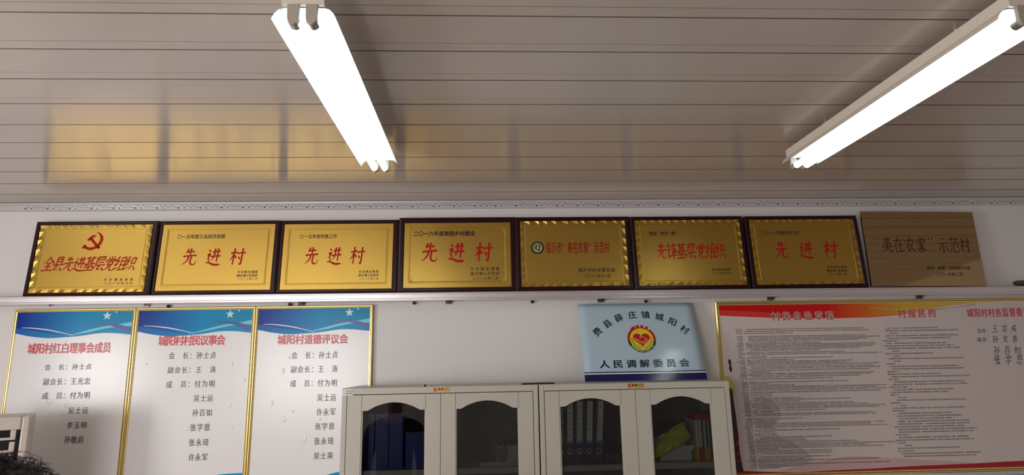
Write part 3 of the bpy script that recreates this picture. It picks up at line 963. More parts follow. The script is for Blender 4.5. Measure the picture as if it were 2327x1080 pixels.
# old printed strip showing at the left edge where the sheet does not reach
edge = pv([(-1.150, 0.585), (-1.128, 0.580), (-1.125, 0.587), (-1.127, 0.441), (-1.121, 0.308), (-1.116, 0.155), (-1.113, 0.091), (-1.108, 0.022)])
b.art(pv([(-a, 0.50)])+pv([(-1.146, 0.495), (-1.135, 0.455), (-1.13, 0.40), (-a, 0.40)]), off+0.0003, 'poster_green')
b.art(pv([(-1.152, 0.585), (-1.142, 0.580), (-1.139, 0.563), (-1.142, 0.552), (-1.138, 0.535), (-1.142, 0.515), (-1.148, 0.518), (-1.154, 0.535), (-1.151, 0.556), (-1.156, 0.570)]), off+0.0005, 'poster_brown')
b.art(pv([(-1.165, 0.44), (-1.147, 0.43), (-1.139, 0.300), (-1.134, 0.18), (-1.150, 0.16), (-1.165, 0.16)]), off+0.0005, 'poster_brown')
b.art(pv([(-1.165, 0.18), (-1.138, 0.20), (-1.134, 0.110), (-1.124, 0.022), (-1.165, 0.02)]), off+0.0004, 'poster_brown')
for v in (0.15, 0.10, 0.065):
    b.art(pv([(-1.150, v), (-1.135, v+0.006), (-1.135, v+0.022), (-1.150, v+0.016)]), off+0.0006, 'poster_foot')
# dark rubbed show-through stains
for pts in ([(-1.09, 0.36), (-1.0, 0.385), (-0.93, 0.36), (-0.90, 0.30), (-0.95, 0.24), (-1.06, 0.25)], [(-1.08, 0.16), (-0.98, 0.19), (-0.88, 0.17), (-0.80, 0.12), (-0.76, 0.06), (-0.88, 0.04), (-1.06, 0.045)]):
    b.art(curve_pts(pv(pts+pts[:1]), 5)[:-1], off+0.0003, 'poster_stain')
b.build('printed_sheet', t)
for args in (('村民自治章程', (-0.9004, -0.5583, 0.7814+PB, 0.8286+PB), 0.010, 0.047, 0.045), ('村规民约', (-0.2038, 0.0096, 0.7862+PB, 0.8325+PB), 0.014, 0.045, 0.02),
             ('城阳村村务监督委员会', (0.1829, 0.5780, 0.7845+PB, 0.8315+PB), 0.014, 0.0375, 0.015)):
    b = MB()
    text(b, args[0], args[1], 'red_deep' if args[0][1] == '民' else 'title_red', off+0.0014, args[2], cw=args[3], halo=('poster_line', args[4]))
    b.build('heading_line', t)
for st, bx_ in (('主任：', (0.2254, 0.2998, 0.6982+PB, 0.7217+PB)), ('成员：', (0.2176, 0.2968, 0.6514+PB, 0.6751+PB))):
    b = MB()
    text(b, st, bx_, 'print_ink', off+0.0012, 0.005)
    b.build('role_line', t)
for st, bx_ in (('王宗成', (0.3085, 0.4519, 0.6963, 0.7411)), ('孙龙善', (0.3015, 0.4469, 0.6448, 0.6846)), ('孙百如', (0.2985, 0.4507, 0.5818, 0.6283)), ('张学恩', (0.2922, 0.4537, 0.5286, 0.5817))):
    for q, ch in enumerate(st):
        b = MB()
        u = bx_[0]+q*(bx_[1]-bx_[0]-0.036)/2
        brush(b, ch, (u, u+0.036, bx_[2]+PB, bx_[3]+PB), 0.036, 'print_ink', off+0.0012, 0.85, 0.18)
        b.build('handwritten_character', t)
random.seed(5)
b = MB()
v = 0.734
i = 0
while v > 0.030:
    f = (0.734-v)/0.70
    x0 = -1.100+0.0+f*0.014
    dark = 0.16 < f < 0.30 or f > 0.5
    if random.random() < 0.10:
        v -= 0.0085
        continue
    L = random.choice((0.12, 0.28, 0.45, 0.55, 0.62, 0.72, 0.76))*random.uniform(0.85, 1.0)
    scribble(b, x0-(0.012 if i % 9 == 0 else 0), x0+0.034, v+PB, v+0.0056+PB, 'text_mid', off+0.0012)
    scribble(b, x0+0.043+random.choice((0, 0, 0.018)), x0+0.043+L, v+PB, v+0.0056+PB, 'text_mid', off+0.0012)
    v -= random.choice((0.0078, 0.0082, 0.0086, 0.0105))
    i += 1
v = 0.728
i = 0
heads = 0
while v > 0.060:
    if i % 3 == 2 and random.random() < 0.6:
        L = random.uniform(0.04, 0.10)
        ind = 0.0
    else:
        L = random.choice((0.30, 0.36, 0.40, 0.43, 0.43, 0.44))*random.uniform(0.88, 1)
        ind = random.choice((0.0, 0.018, 0.018, 0.03))
    if random.random() < 0.13:
        scribble(b, -0.262, -0.220, v+PB, v+0.0066+PB, 'poster_brown', off+0.0012)
    else:
        scribble(b, -0.304+ind, -0.304+ind+L*0.98, v+PB, v+0.0068+PB, 'text_mid', off+0.0012)
    v -= 0.0134
    i += 1
b.build('small_print_lines', t)

# navy board whose top edge shows below the poster
b = MB()
b.box(4.72, 5.75, -0.03, -0.002, 0.75, 1.186, 'navy_cloth')
tag(b.build('navy_board', bevel=0.004), 'dark navy board hanging just under the long rules poster', 'notice board')

# ------------------------------------------------------------------ two glazed filing cabinets
CW, CD, CH = 0.880, 0.373, 1.703


def arch():
    pts = [(0.090, 1.6725), (0.090, 1.604), (0.116, 1.604), (0.128, 1.6105)]
    xa, xb, za, zp = 0.128, 0.336, 1.6105, 1.6385
    for i in range(1, 16):
        s_ = i/16
        pts.append((xa+(xb-xa)*s_, za+(zp-za)*math.sin(math.pi*s_)**0.85))
    pts += [(0.336, 1.6105), (0.348, 1.604), (0.372, 1.604), (0.372, 1.6725)]
    return pts


def cabinet(x, lab):
    t = thing('filing_cabinet', lab, 'cabinet', (x, -0.40, 0), group='glazed filing cabinets')
    b = MB()
    D = CD
    b.box(0, CW, D-0.012, D, 0.05, CH, 'cabinet_painted_shade')
    for xx in (0, CW-0.022):
        b.box(xx, xx+0.022, 0.0, D-0.012, 0, CH, 'cabinet')
    b.box(0.022, CW-0.022, 0.0, D-0.012, CH-0.028, CH, 'cabinet')
    b.box(0.022, CW-0.022, 0.002, D-0.012, 0.04, 0.06, 'cabinet')
    b.box(0.022, CW-0.022, 0.018, D-0.012, 0.60, 0.62, 'cabinet')
    b.build('body', t, bevel=0.002)
    b = MB()
    b.box(0.0225, CW-0.0225, 0.024, D-0.0125, 1.320, 1.345, 'cabinet')
    b.build('shelf_board', t, bevel=0.001)
    b = MB()
    b.box(0.0225, CW-0.0225, 0.024, D-0.0125, 0.96, 0.985, 'cabinet')
    b.build('shelf_board', t, bevel=0.001)
    for s_ in (0, 1):
        mx = (lambda u: u) if s_ == 0 else (lambda u: CW-u)
        b = MB()

        def bx(u0, u1, z0, z1, y0=-0.002, y1=0.016):
            b.box(min(mx(u0), mx(u1)), max(mx(u0), mx(u1)), y0, y1, z0, z1, 'cabinet')
        bx(0.0245, 0.0885, 0.624, 1.6725)
        bx(0.3735, 0.4390, 0.624, 1.6725)
        bx(0.0885, 0.3735, 0.624, 0.70)
        b.prism([(mx(p_[0]), p_[1]) for p_ in arch()], -0.0015, 0.015, 'cabinet', 'y')
        bx(0.0885, 0.090, 1.604, 1.6725, 0.004, 0.015)
        bx(0.372, 0.3735, 1.604, 1.6725, 0.004, 0.015)
        for u in (0.0915, 0.3715):
            bx(u-0.003, u+0.003, 0.70, 1.604, 0.001, 0.015)
        d = b.build('door', t, bevel=0.0012)
        b = MB()
        b.box(mx(0.232)-0.142, mx(0.232)+0.142, 0.0105, 0.0135, 0.702, 1.64, 'glass')
        b.build('glass_pane', d)
        b = MB()
        b.box(mx(0.418)-0.008, mx(0.418)+0.008, -0.022, -0.002, 1.02, 1.14, 'chrome')
        b.build('handle', d, bevel=0.003)
        b = MB()
        b.box(min(mx(0.0245), mx(0.439)), max(mx(0.0245), mx(0.439)), -0.002, 0.016, 0.064, 0.596, 'cabinet')
        d = b.build('door', t, bevel=0.002)
        b = MB()
        b.box(mx(0.418)-0.008, mx(0.418)+0.008, -0.022, -0.002, 0.42, 0.54, 'chrome')
        b.build('handle', d, bevel=0.003)
    b = MB()
    b.art([(0.406, 1.680), (0.482, 1.681), (0.482, 1.7005), (0.406, 1.6995)], 0.0012, 'sticker_gold')
    b.art([(0.4095, 1.6835), (0.421, 1.6835), (0.421, 1.697), (0.4095, 1.697)], 0.0016, 'em_red')
    b.ring(0.4153, 1.6903, 0.002, 0.0036, 0.002, 'sticker_gold', n=12)
    for cx in (0.431, 0.4445):
        b.ribbon([(cx-0.004, 1.689, 0.003), (cx+0.002, 1.692, 0.006), (cx+0.005, 1.6965, 0.003)], 0.0017, 'ink')
        b.ribbon([(cx-0.003, 1.695, 0.002), (cx+0.003, 1.688, 0.003)], 0.0017, 'ink')
    scribble(b, 0.4525, 0.480, 1.6915, 1.6965, 'gold_groove', 0.0017)
    b.ribbon([(0.452, 1.6865, 0.0012), (0.480, 1.6855, 0.0012)], 0.0017, 'gold_groove')
    o = b.build('gold_sticker', t)
    o['label'] = 'small gold sticker with a red square'
    return t


c1 = cabinet(1.736, 'cream glazed filing cabinet holding blue file boxes, white label on its top corner')
b = MB()
b.art([(0.0005, 1.671), (0.049, 1.672), (0.049, 1.700), (0.0005, 1.700)], 0.0010, 'paper')
scribble(b, 0.016, 0.044, 1.678, 1.684, 'ink_soft', 0.0014)
scribble(b, 0.018, 0.046, 1.688, 1.694, 'ink_soft', 0.0014)
o = b.build('paper_label', c1)
o['label'] = 'white paper label with scribbles'
cabinet(2.6215, 'cream glazed filing cabinet carrying the pale blue board on its top')

b = MB()
b.tube([(0, 0, 0.004), (0.05, 0.002, 0.0045), (0.10, 0.004, 0.005), (0.150, 0.005, 0.004)], 0.0035, 'black', 8)
tag(b.build('black_rod', loc=(2.545, -0.385, CH)), 'thin black rod lying across the join of the two cabinet tops', 'rod')
b = MB()
b.ell((0, 0, 0.0055), (0.006, 0.006, 0.0055), 'black', 10, 6)
b.tube([(-0.016, 0, 0.003), (0.018, 0.003, 0.003)], 0.0028, 'steel_pale', 8)
tag(b.build('loose_bolt', loc=(2.105, -0.392, CH)), 'tiny dark bolt lying on the left cabinet top above its gold sticker', 'bolt')

# ------------------------------------------------------------------ blue mediation board standing on the right cabinet
t = thing('mediation_board', 'pale blue sheet board with heart emblem leaning on the wall over the cabinet', 'sign', (3.167, -0.2, CH+0.001), (-R(21.5), 0, 0))
b = MB()
n = 14
ol = [(-0.301, 0.0), (0.303, 0.0)]
vs, fs = [], []
rows = 16
for j in range(rows+1):
    v = 0.422*j/rows
    for i in range(n+1):
        u = -0.302+0.606*i/n
        vs.append((u, -0.006*math.sin(math.pi*v/0.422), v))
top = len(vs)
for j in range(rows):
    for i in range(n):
        k = j*(n+1)+i
        fs.append((k, k+1, k+n+2, k+n+1))
b.mesh(vs, fs, 'sky_board')
o = b.build('sheet', t, smooth=True)
so = o.modifiers.new('thickness', 'SOLIDIFY')
so.thickness = 0.003
so.offset = 1.0


def bow(mb):
    mb.v = [(x, y-0.006*math.sin(math.pi*max(0, min(0.422, z))/0.422)-0.0033, z) for x, y, z in mb.v]


b = MB()
for i in range(20):
    ua, ub = -0.302+0.606*i/20, -0.302+0.606*(i+1)/20
    b.art([(ua, 0.0005), (ub, 0.0005), (ub, 0.018), (ua, 0.018)], 0.0005, 'navy')
    b.art([(ua, 0.018), (ub, 0.018), (ub, 0.036), (ua, 0.036)], 0.0005, 'navy')
    b.art([(ua, 0.0425), (ub, 0.0425), (ub, 0.048), (ua, 0.048)], 0.0005, 'navy')
    b.art([(ua, 0.036), (ub, 0.036), (ub, 0.0425), (ua, 0.0425)], 0.0004, 'white_ink')
bow(b)
b.build('navy_stripe', t)
b = MB()
AC_ = [(-0.215, 0.262), (-0.158, 0.307), (-0.095, 0.339), (-0.021, 0.355), (0.048, 0.355), (0.119, 0.341), (0.183, 0.312), (0.238, 0.267)]
for ch, (u, v), an in zip('费县薛庄镇城阳村', AC_, (42, 33, 21, 7, -3, -15, -28, -40)):
    b = MB()
    char_at(b, ch, u, v, 0.046, R(an), 'navy_ink', 0.0006, 0.016)
    bow(b)
    b.build('title_character', t)
b = MB()
text(b, '人民调解委员会', (-0.2229, 0.2297, 0.0675, 0.1085), 'navy_ink', 0.0006, 0.026, cw=0.052)
bow(b)
b.build('title_line', t)
b = MB()
ex, ez, er = 0.007, 0.2165, 0.0755
D0 = 0.0006
b.disc(ex, ez, er*0.99, D0, 'white_ink')
b.ring(ex, ez, er*0.80, er*0.97, D0+0.0004, 'em_red', -8, 188)
b.ring(ex, ez, er*0.80, er*0.97, D0+0.0004, 'em_green', 188, 352)
b.disc(ex, ez, er*0.80, D0+0.0004, 'em_yellow')
b.ring(ex, ez, er*0.86, er*1.04, D0+0.0006, 'em_red', 50, 130, 20)
for k, ch in enumerate('人民调解'):
    a = R(118-19*k-9)
    char_at(b, ch, ex+er*0.945*math.cos(a), ez+er*0.945*math.sin(a), 0.0115, a-math.pi/2, 'white_ink', D0+0.001, 0.02)
for k, ch in enumerate('RENMINTIAOJIE'):
    a = R(216+108*k/12)
    char_at(b, ch, ex+er*0.885*math.cos(a), ez+er*0.885*math.sin(a), 0.012, a+math.pi/2, 'white_ink', D0+0.001, 0.02)
f = lambda x, z: (ex+er*x, ez+er*z)
heart = []
for i in range(48):
    th = 2*math.pi*i/48
    hx = 16*math.sin(th)**3
    hz = 13*math.cos(th)-5*math.cos(2*th)-2*math.cos(3*th)-math.cos(4*th)
    heart.append(f(hx/16*0.57, hz/15*0.52+0.0))
b.art(heart, D0+0.0007, 'em_red')
for pts in ([(0.02, 0.36), (-0.10, 0.14), (-0.02, 0.10), (0.10, 0.18), (0.52, -0.14)], [(0.18, -0.02), (0.50, -0.26)], [(0.12, -0.12), (0.44, -0.36)], [(0.06, -0.22), (0.34, -0.44)],
            [(-0.55, 0.10), (-0.42, 0.04), (-0.36, -0.16)], [(-0.42, 0.06), (-0.26, -0.08), (-0.22, -0.34)], [(-0.26, -0.04), (-0.10, -0.18), (-0.08, -0.46)], [(-0.12, -0.14), (0.06, -0.24), (0.10, -0.36)]):
    b.ribbon([(p_[0], p_[1], 0.045) for p_ in curve_pts(pts, 4)], D0+0.001, 'em_line', f)
for s_ in (-1, 1):
    for k in range(11):
        a = R(-90+s_*(12+k*8.4))
        px, pz = 0.66*math.cos(a), 0.66*math.sin(a)
        for w_ in (-1, 1):
            tx, tz = -math.sin(a)*s_, math.cos(a)*s_
            b.ribbon([(px, pz, 0.05), (px+0.07*tx+w_*0.06*math.cos(a), pz+0.07*tz+w_*0.06*math.sin(a), 0.015)], D0+0.0008, 'em_olive', f)
bow(b)
b.build('heart_emblem', t)

# ------------------------------------------------------------------ what is in the cabinets
ZSH = 1.3455


def binder(loc, roty, label, wd=0.040, ht=0.285, dp=0.27, lab=True, body='blue_binder_dark', group='lever arch binders in the right cabinet', sheet='paper'):
    t = thing('ring_binder', label, 'binder', loc, (0, roty, 0), group)
    b = MB()
    b.box(-wd/2, wd/2, 0, dp, 0, ht, body)
    b.build('cover', t, bevel=0.002)
    if lab:
        b = MB()
        b.art([(-wd*0.31, 0.100), (wd*0.31, 0.100), (wd*0.31, 0.276), (-wd*0.31, 0.276)], 0.0008, sheet)
        for k in range(6):
            scribble(b, -0.006, 0.008, 0.118+0.025*k, 0.128+0.025*k, 'ink_soft', 0.0012)
        b.build('spine_label', t)
        b = MB()
        b.art([(-wd*0.36, 0.086), (wd*0.36, 0.086), (wd*0.36, 0.099), (-wd*0.36, 0.099)], 0.0008, 'blue_strip')
        b.build('label_pocket', t)
    b = MB()
    b.ring(0, 0.055, 0.0085, 0.0125, 0.0010, 'chrome', n=20)
    b.disc(0, 0.055, 0.0085, 0.0006, 'black', 20)
    b.build('finger_ring', t)
    return t


YF = -0.345
for i, (x, rt, lab) in enumerate(((2.717, 1.0, 'blue ring binder half hidden behind the left door stile of the right cabinet'),
                                  (2.7585, 2.0, 'blue ring binder, second from left in the right cabinet row'),
                                  (2.801, 2.6, 'blue ring binder, middle of the upright row in the right cabinet'),
                                  (2.8455, 3.4, 'blue ring binder, second from the right end of the upright row'),
                                  (2.8905, 4.4, 'blue ring binder leaning at the right end of the upright row'))):
    binder((x, YF, ZSH+0.0018), R(rt), lab)
t = binder((2.926, -0.34, ZSH+0.0245), R(90), 'dark blue ring binder lying flat beside the upright binders', lab=False, ht=0.215, dp=0.25)
# items behind the right door
t = thing('ring_binder', 'blue ring binder with white label propped slanting under the yellow bag', 'binder', (3.118, -0.295, ZSH+0.055), (0, R(62), 0))
b = MB()
b.box(-0.022, 0.022, 0, 0.22, 0, 0.21, 'blue_binder_dark')
b.build('cover', t, bevel=0.002)
b = MB()
b.art([(-0.014, 0.03), (0.014, 0.03), (0.014, 0.12), (-0.014, 0.12)], 0.0008, 'paper')
scribble(b, -0.006, 0.006, 0.05, 0.06, 'ink_soft', 0.0012)
scribble(b, -0.006, 0.006, 0.085, 0.097, 'ink_soft', 0.0012)
b.build('spine_label', t)
for k in range(9):
    random.seed(60+k)
    b = MB()
    dx = random.uniform(-0.004, 0.004)+0.002*k*(k > 5)
    b.box(-0.074, 0.074, 0, 0.20, 0, 0.0062, 'paper')
    b.box(-0.0745, 0.0745, -0.0008, 0.2005, 0.0062, 0.0068, 'paper_old')
    pos = ('bottom', 'second from the bottom', 'third from the bottom', 'fourth from the bottom', 'middle', 'fourth from the top', 'third from the top', 'second from the top', 'top')[k]
    tag(b.build('booklet', loc=(3.262+dx, -0.30, ZSH+0.0005+0.0071*k)), 'white booklet, %s of the flat pile under the yellow bag' % pos, 'booklet', 'booklets piled flat')
MG = [('spine_red', 'paper', 'spine_yellow'), ('spine_red', 'paper_old', 'spine_red'), ('spine_red', 'paper', 'spine_red'), ('spine_red', 'spine_green', 'spine_red'),
      ('spine_red', 'paper', 'spine_yellow'), ('spine_red', 'spine_green', 'spine_yellow'), ('spine_red', 'paper_old', 'spine_yellow'), ('spine_red', 'spine_green', 'spine_red')]
NM = ('leftmost', 'second from left', 'third from left', 'fourth from left', 'fourth from right', 'third from right', 'second from right', 'rightmost')
for k, (a, c, e) in enumerate(MG):
    b = MB()
    wd = 0.0084
    for z0, z1, m in ((0, 0.058, e), (0.058, 0.180, c), (0.180, 0.207, a)):
        b.box(0, wd, 0, 0.15, z0, z1, m)
    tag(b.build('magazine', loc=(3.350+0.0094*k, -0.335, ZSH+(0.001 if k == 0 else 0.0003)), rot=(0, 0, 0)),
        'thin upright magazine with red top band, %s in the right cabinet' % NM[k], 'magazine', 'magazines standing in the right cabinet')
# yellow plastic bag draped over binder and booklets
b = MB()
random.seed(8)
ol = curve_pts([(3.136, 1.378), (3.146, 1.405), (3.180, 1.440), (3.205, 1.466), (3.250, 1.500), (3.300, 1.520), (3.308, 1.490), (3.328, 1.462), (3.318, 1.436), (3.280, 1.414), (3.230, 1.392), (3.180, 1.372), (3.150, 1.362), (3.136, 1.378)], 4)[:-1]
cx, cz = 3.225, 1.440
n = len(ol)
vs, fs = [], []
for sc, dep in ((1.0, 0.0), (0.93, 0.014), (0.72, 0.024), (0.45, 0.030), (0.2, 0.027)):
    for i, (x, z) in enumerate(ol):
        a = math.atan2(z-cz, x-cx)
        cr = 0.007*math.sin(5*a+6*sc)+0.004*math.sin(11*a-9*sc)+random.uniform(-0.002, 0.002)
        fold = 0.012 if z > cz+0.25*(x-3.2) and sc < 0.95 else 0.0
        vs.append((cx+(x-cx)*sc, -0.338-dep-cr*(sc < 1)+fold, cz+(z-cz)*sc))
for r_ in range(4):
    for i in range(n):
        fs.append((r_*n+i, r_*n+(i+1) % n, (r_+1)*n+(i+1) % n, (r_+1)*n+i))
fs.append(tuple(range(4*n, 5*n)))
k0 = len(vs)
for i, (x, z) in enumerate(ol):
    vs.append((cx+(x-cx)*0.9, -0.318, cz+(z-cz)*0.9))
for i in range(n):
    fs.append((i, k0+i, k0+(i+1) % n, (i+1) % n))
fs.append(tuple(range(k0+n-1, k0-1, -1)))
b.mesh(vs, fs, 'bag')
tag(b.build('plastic_bag', smooth=True, sub=1), 'crumpled yellow green bag lying over the booklets in the right cabinet', 'bag')

# left cabinet
for i, (x, lab) in enumerate(((1.842, 'tall blue file box, leftmost behind the left glass door'), (1.906, 'tall blue file box, second behind the left glass door'),
                              (1.970, 'tall blue file box, third behind the left glass door'))):
    t = thing('file_box', lab, 'file box', (x, -0.33, ZSH), group='blue file boxes in the left cabinet')
    b = MB()
    b.box(-0.031, 0.031, 0, 0.25, 0, 0.243, 'blue_binder')
    b.build('case', t, bevel=0.002)
    b = MB()
    b.ring(0, 0.05, 0.008, 0.012, 0.0010, 'blue_binder_dark', n=16)
    b.build('finger_ring', t)
t = thing('spiral_notebook', 'blue spiral notebook standing with white coil on top, right of the file boxes', 'notebook', (2.068, -0.345, ZSH))
b = MB()
b.box(-0.052, 0.062, 0, 0.018, 0, 0.150, 'blue_binder')
b.build('cover', t, bevel=0.001)
b = MB()
for k in range(10):
    x = -0.048+0.0112*k
    b.tube([(x+0.001*math.cos(a), 0.009+0.008*math.cos(a), 0.151+0.0065*math.sin(a)) for a in [2*math.pi*q/10 for q in range(11)]], 0.0012, 'white_ink', 5)
b.build('coil', t)
for k in range(6):
    random.seed(90+k)
    b = MB()
    wd = (0.125, 0.115, 0.062, 0.06, 0.058, 0.056)[k]
    hh = (0.007, 0.009, 0.020, 0.015, 0.018, 0.016)[k]
    z = sum((0.0075, 0.0095, 0.0205, 0.0155, 0.0185, 0.0165)[:k])
    b.box(-wd, wd*0.5 if k < 2 else wd, 0, 0.2, 0, hh, 'paper_old')
    tag(b.build('paper_pad', loc=(2.470 if k < 2 else 2.488+random.uniform(-0.004, 0.004), -0.335, ZSH+z), bevel=0.001),
        'stacked paper pad in the left cabinet, %s of its pile' % ('lowest', 'second lowest', 'third lowest', 'third highest', 'second highest', 'topmost')[k], 'paper pad', 'paper pads behind the right glass door of the left cabinet')
b = MB()
random.seed(12)
vs, fs = [], []
for j in range(9):
    for i in range(9):
        u, v = i/8, j/8
        vs.append((0.042*u+0.008*math.sin(5*v), -0.010*math.sin(5*u+3*v)-0.008*v, 0.082*v*(0.88+0.12*math.sin(7*u+1))))
for j in range(8):
    for i in range(8):
        k = j*9+i
        fs.append((k, k+1, k+10, k+9))
b.mesh(vs, fs, 'clear_bag')
o = tag(b.build('plastic_sleeve', smooth=True, loc=(2.424, -0.345, ZSH+0.018)), 'crinkled pale plastic sleeve standing against the paper pads in the left cabinet', 'sleeve')
so = o.modifiers.new('thickness', 'SOLIDIFY')
so.thickness = 0.001

# ------------------------------------------------------------------ twin tube ceiling lights


def lamp(xc, y0, y1, lab):
    t = thing('ceiling_light', lab, 'ceiling light', (xc, (y0+y1)/2, H), group='twin tube ceiling lights')
    L = (y1-y0)/2
    z = lambda a: a-H
    b = MB()
    b.prism([(-0.048, z(2.604)), (0.048, z(2.604)), (0.048, z(2.636)), (0.045, z(2.639)), (-0.045, z(2.639)), (-0.048, z(2.636))], -L, L, 'lamp_paint', 'y')
    b.build('housing', t, bevel=0.001)
    b = MB()
    for yy in (-L*0.6, L*0.6):
        b = MB()
        b.tube([(0, yy, z(2.638)), (0, yy, 0)], 0.004, 'steel_pale', 8)
        b.build('suspension_rod', t)
    b = MB()
    half = [(0.0, 2.603), (0.045, 2.603), (0.058, 2.599), (0.067, 2.590), (0.0725, 2.580), (0.0745, 2.575)]
    prof = [(-u, v) for u, v in half[::-1]]+half[1:]
    inner = [(u*0.985, v-0.0012 if abs(u) < 0.05 else v-0.0004) for u, v in prof]
    n = len(prof)
    e = L-0.010
    vs = [(u, s_, z(v)) for s_ in (-e, e) for u, v in prof]
    b.mesh(vs, [(i, i+1, i+1+n, i+n) for i in range(n-1)], 'lamp_paint')
    vs = [(u, s_, z(v)) for s_ in (-e, e) for u, v in inner]
    b.mesh(vs, [(i+n, i+1+n, i+1, i) for i in range(n-1)], 'reflector')
    b.build('reflector', t)
    for s_ in (-1, 1):
        xx = s_*0.0205
        b = MB()
        b.tube([(xx, -L+0.022, z(2.567)), (xx, L-0.022, z(2.567))], 0.0128, 'tube', 16)
        tb = b.build('tube', t, smooth=False)
        for q in (-1, 1):
            b = MB()
            b.tube([(xx, q*(L-0.005), z(2.567)), (xx, q*(L-0.024), z(2.567))], 0.0134, 'chrome', 16)
            b.build('end_cap', tb)
        for q in (-1, 1):
            b = MB()
            w_ = 0.0135
            pts = [(xx-w_, z(2.604)), (xx+w_, z(2.604)), (xx+w_*0.95, z(2.572))]+[(xx+w_*0.9*math.cos(a), z(2.568)+0.014*math.sin(a)) for a in [-math.pi*k/8 for k in range(1, 8)]]+[(xx-w_*0.95, z(2.572))]
            ya, yb = sorted((q*(L+0.004), q*(L-0.006)))
            b.prism(pts, ya, yb, 'holder', 'y')
            b.build('lamp_holder', t, bevel=0.001)
    return t


lamp(1.966, -2.020, -0.905, 'lit twin tube ceiling light hanging over the plain three character plaques')
lamp(3.664, -2.042, -0.925, 'lit twin tube ceiling light hanging before the frameless mirror gold plaque')

# ------------------------------------------------------------------ floor-standing air conditioner in the left corner
t = thing('air_conditioner', 'ivory floor standing air conditioner with open louvres at the lower left beside the member list', 'air conditioner', (0.1735, -0.494, 0), (0, 0, R(30)))
AW, AH, AD = 0.50, 1.619, 0.28
b = MB()
hw = AW/2
yf = -0.14
# shell with a recessed outlet
b.box(-hw, hw, yf+0.10, yf+AD, 0.0, AH, 'ac')
b.box(-hw, -hw+0.028, yf, yf+0.10, 0, AH, 'ac')
b.box(hw-0.028, hw, yf, yf+0.10, 0, AH, 'ac')
b.box(-hw+0.028, hw-0.028, yf, yf+0.10, AH-0.054, AH, 'ac')
b.box(-hw+0.028, hw-0.028, yf, yf+0.10, 0.0, 1.28, 'ac')
b.build('body', t, bevel=0.006)
b = MB()
b.poly([(-hw+0.028, yf+0.095, 1.28), (hw-0.028, yf+0.095, 1.28), (hw-0.028, yf+0.095, AH-0.054), (-hw+0.028, yf+0.095, AH-0.054)], 'ac_dark')
b.build('air_duct', t)
for k in range(7):
    z0 = AH-0.088-0.050*k
    b = MB()
    b.prism([(yf+0.010, z0-0.006), (yf+0.010, z0+0.004), (yf+0.070, z0-0.003), (yf+0.070, z0-0.008)], -hw+0.030, hw-0.045, 'ac', 'x')
    b.build('louver', t, bevel=0.001)
b = MB()
for k in range(7):
    z0 = AH-0.088-0.050*k
    b.box(hw-0.062, hw-0.044, yf+0.012, yf+0.03, z0+0.002, z0+0.036, 'ac')
b.build('louver_linkage', t, bevel=0.002)

# ------------------------------------------------------------------ person standing at the lower left, only the crown in the frame
PX, PY, PZ = 1.700, -2.420, 0.0
t = thing('person', 'dark haired person at the lower left corner, only the crown of the head in view', 'person', (PX, PY, PZ))


def skin_mesh(name, nodes, edges, m, parent, sub=2):
    me = bpy.data.meshes.new(name)
    me.from_pydata([n_[:3] for n_ in nodes], edges, [])
    o = bpy.data.objects.new(name, me)
    C.objects.link(o)
    o.parent = parent
    me.materials.append(M[m])
    md = o.modifiers.new('skin', 'SKIN')
    for v_, n_ in zip(me.skin_vertices[0].data, nodes):
        r_ = n_[3]
        v_.radius = r_ if isinstance(r_, tuple) else (r_, r_)
    me.skin_vertices[0].data[0].use_root = True
    md.use_smooth_shade = True
    s_ = o.modifiers.new('subdivision', 'SUBSURF')
    s_.levels = s_.render_levels = sub
    return o


# skeleton scaled to a height of about 1.68 m, facing the wall (+y)
N = [(0, 0, 0.88, (0.13, 0.10)), (0, -0.005, 1.05, (0.125, 0.095)), (0, 0.0, 1.25, (0.145, 0.105)), (0, -0.01, 1.36, (0.10, 0.08)), (0, 0.005, 1.42, (0.052, 0.052)),
     (0, 0.015, 1.47, (0.055, 0.06)), (0, 0.02, 1.54, (0.074, 0.09)), (0, 0.012, 1.60, (0.076, 0.092)), (0, 0.008, 1.635, (0.055, 0.066))]
E_ = [(i, i+1) for i in range(8)]
for s_ in (-1, 1):
    k = len(N)
    N += [(s_*0.17, -0.01, 1.34, 0.052), (s_*0.215, 0.0, 1.08, 0.041), (s_*0.215, 0.10, 0.86, 0.030), (s_*0.213, 0.13, 0.80, (0.018, 0.036))]
    E_ += [(3, k), (k, k+1), (k+1, k+2), (k+2, k+3)]
    h0 = k+3
    for f_ in range(4):
        k = len(N)
        bx_, by_ = s_*0.213, 0.115+0.020*f_
        N += [(bx_, by_+0.012, 0.755, 0.0085), (bx_-s_*0.006, by_+0.016, 0.725, 0.008), (bx_-s_*0.018, by_+0.012, 0.700-0.004*(f_ == 1), 0.0065)]
        E_ += [(h0, k), (k, k+1), (k+1, k+2)]
    k = len(N)
    N += [(s_*0.198, 0.155, 0.785, 0.010), (s_*0.185, 0.165, 0.752, 0.008)]
    E_ += [(h0, k), (k, k+1)]
    k = len(N)
    N += [(s_*0.09, 0, 0.80, 0.085), (s_*0.10, 0.01, 0.46, 0.055), (s_*0.10, -0.01, 0.10, 0.037), (s_*0.105, 0.09, 0.035, (0.035, 0.03)), (s_*0.11, 0.15, 0.03, (0.036, 0.022))]
    E_ += [(0, k), (k, k+1), (k+1, k+2), (k+2, k+3), (k+3, k+4)]
skin_mesh('body', N, E_, 'skin', t)
J = [(0, 0, 0.84, (0.150, 0.115)), (0, -0.005, 1.05, (0.142, 0.112)), (0, 0, 1.25, (0.162, 0.122)), (0, -0.01, 1.37, (0.115, 0.095)), (0, 0, 1.415, (0.066, 0.066))]
JE = [(0, 1), (1, 2), (2, 3), (3, 4)]
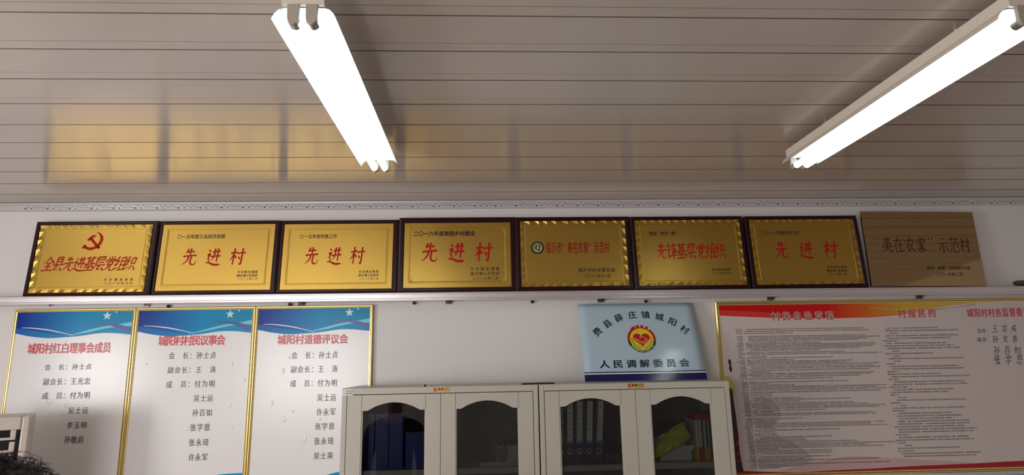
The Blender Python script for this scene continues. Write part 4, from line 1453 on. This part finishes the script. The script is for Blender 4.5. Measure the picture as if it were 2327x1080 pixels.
for s_ in (-1, 1):
    k = len(J)
    J += [(s_*0.172, -0.01, 1.34, 0.066), (s_*0.216, 0.0, 1.08, 0.054), (s_*0.216, 0.095, 0.875, 0.043)]
    JE += [(3, k), (k, k+1), (k+1, k+2)]
skin_mesh('jacket', J, JE, 'jacket', t)
J = [(0, 0, 0.90, (0.138, 0.108))]
JE = []
for s_ in (-1, 1):
    k = len(J)
    J += [(s_*0.09, 0, 0.80, 0.097), (s_*0.10, 0.01, 0.46, 0.069), (s_*0.10, -0.01, 0.10, 0.056)]
    JE += [(0, k), (k, k+1), (k+1, k+2)]
skin_mesh('trousers', J, JE, 'trousers', t)
for s_ in (-1, 1):
    b = MB()
    b.ell((s_*0.107, 0.055, 0.045), (0.048, 0.135, 0.045), 'shoe', 16, 10)
    b.build('shoe', t, smooth=True)
# hair: a cap with many short strands
b = MB()
random.seed(77)
hc = Vector((0, 0.008, 1.575))
hr = (0.090, 0.108, 0.105)
vs, fs = [], []
nu, nv = 30, 12
for j in range(nv+1):
    th = R(108)*j/nv
    for i in range(nu):
        ph = 2*math.pi*i/nu
        q = 1+random.uniform(-0.015, 0.02)
        lim = th*(0.82 if math.sin(ph) > 0.3 else 1.0)
        vs.append((hc.x+hr[0]*q*math.sin(lim)*math.cos(ph), hc.y+hr[1]*q*math.sin(lim)*math.sin(ph), hc.z+hr[2]*q*math.cos(lim)))
for j in range(nv):
    for i in range(nu):
        fs.append((j*nu+i, j*nu+(i+1) % nu, (j+1)*nu+(i+1) % nu, (j+1)*nu+i))
b.mesh(vs, fs, 'hair')
for k in range(1500):
    ph = random.uniform(0, 2*math.pi)
    th = math.acos(random.uniform(-0.1, 1.0))
    d = Vector((math.sin(th)*math.cos(ph), math.sin(th)*math.sin(ph), math.cos(th)))
    p0 = hc+Vector((hr[0]*d.x, hr[1]*d.y, hr[2]*d.z))*0.99
    tang = Vector((random.uniform(-1, 1), random.uniform(-1, 1), -0.3+random.uniform(-0.3, 0.3)))
    tang = (tang-d*tang.dot(d)).normalized()
    ln = random.uniform(0.018, 0.034)
    lift = random.uniform(0.15, 0.45)
    p1 = p0+tang*ln*0.5+d*ln*lift
    p2 = p0+tang*ln+d*ln*lift*0.9
    grey = random.random() < (0.30 if ph > math.pi*0.6 and ph < math.pi*1.4 else 0.05)  # grey strands, more frequent on the left side of the head
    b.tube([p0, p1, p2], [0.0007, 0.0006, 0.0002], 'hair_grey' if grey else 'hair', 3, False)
b.build('hair', t)

for o in (FO,):
    bpy.data.objects.remove(o)
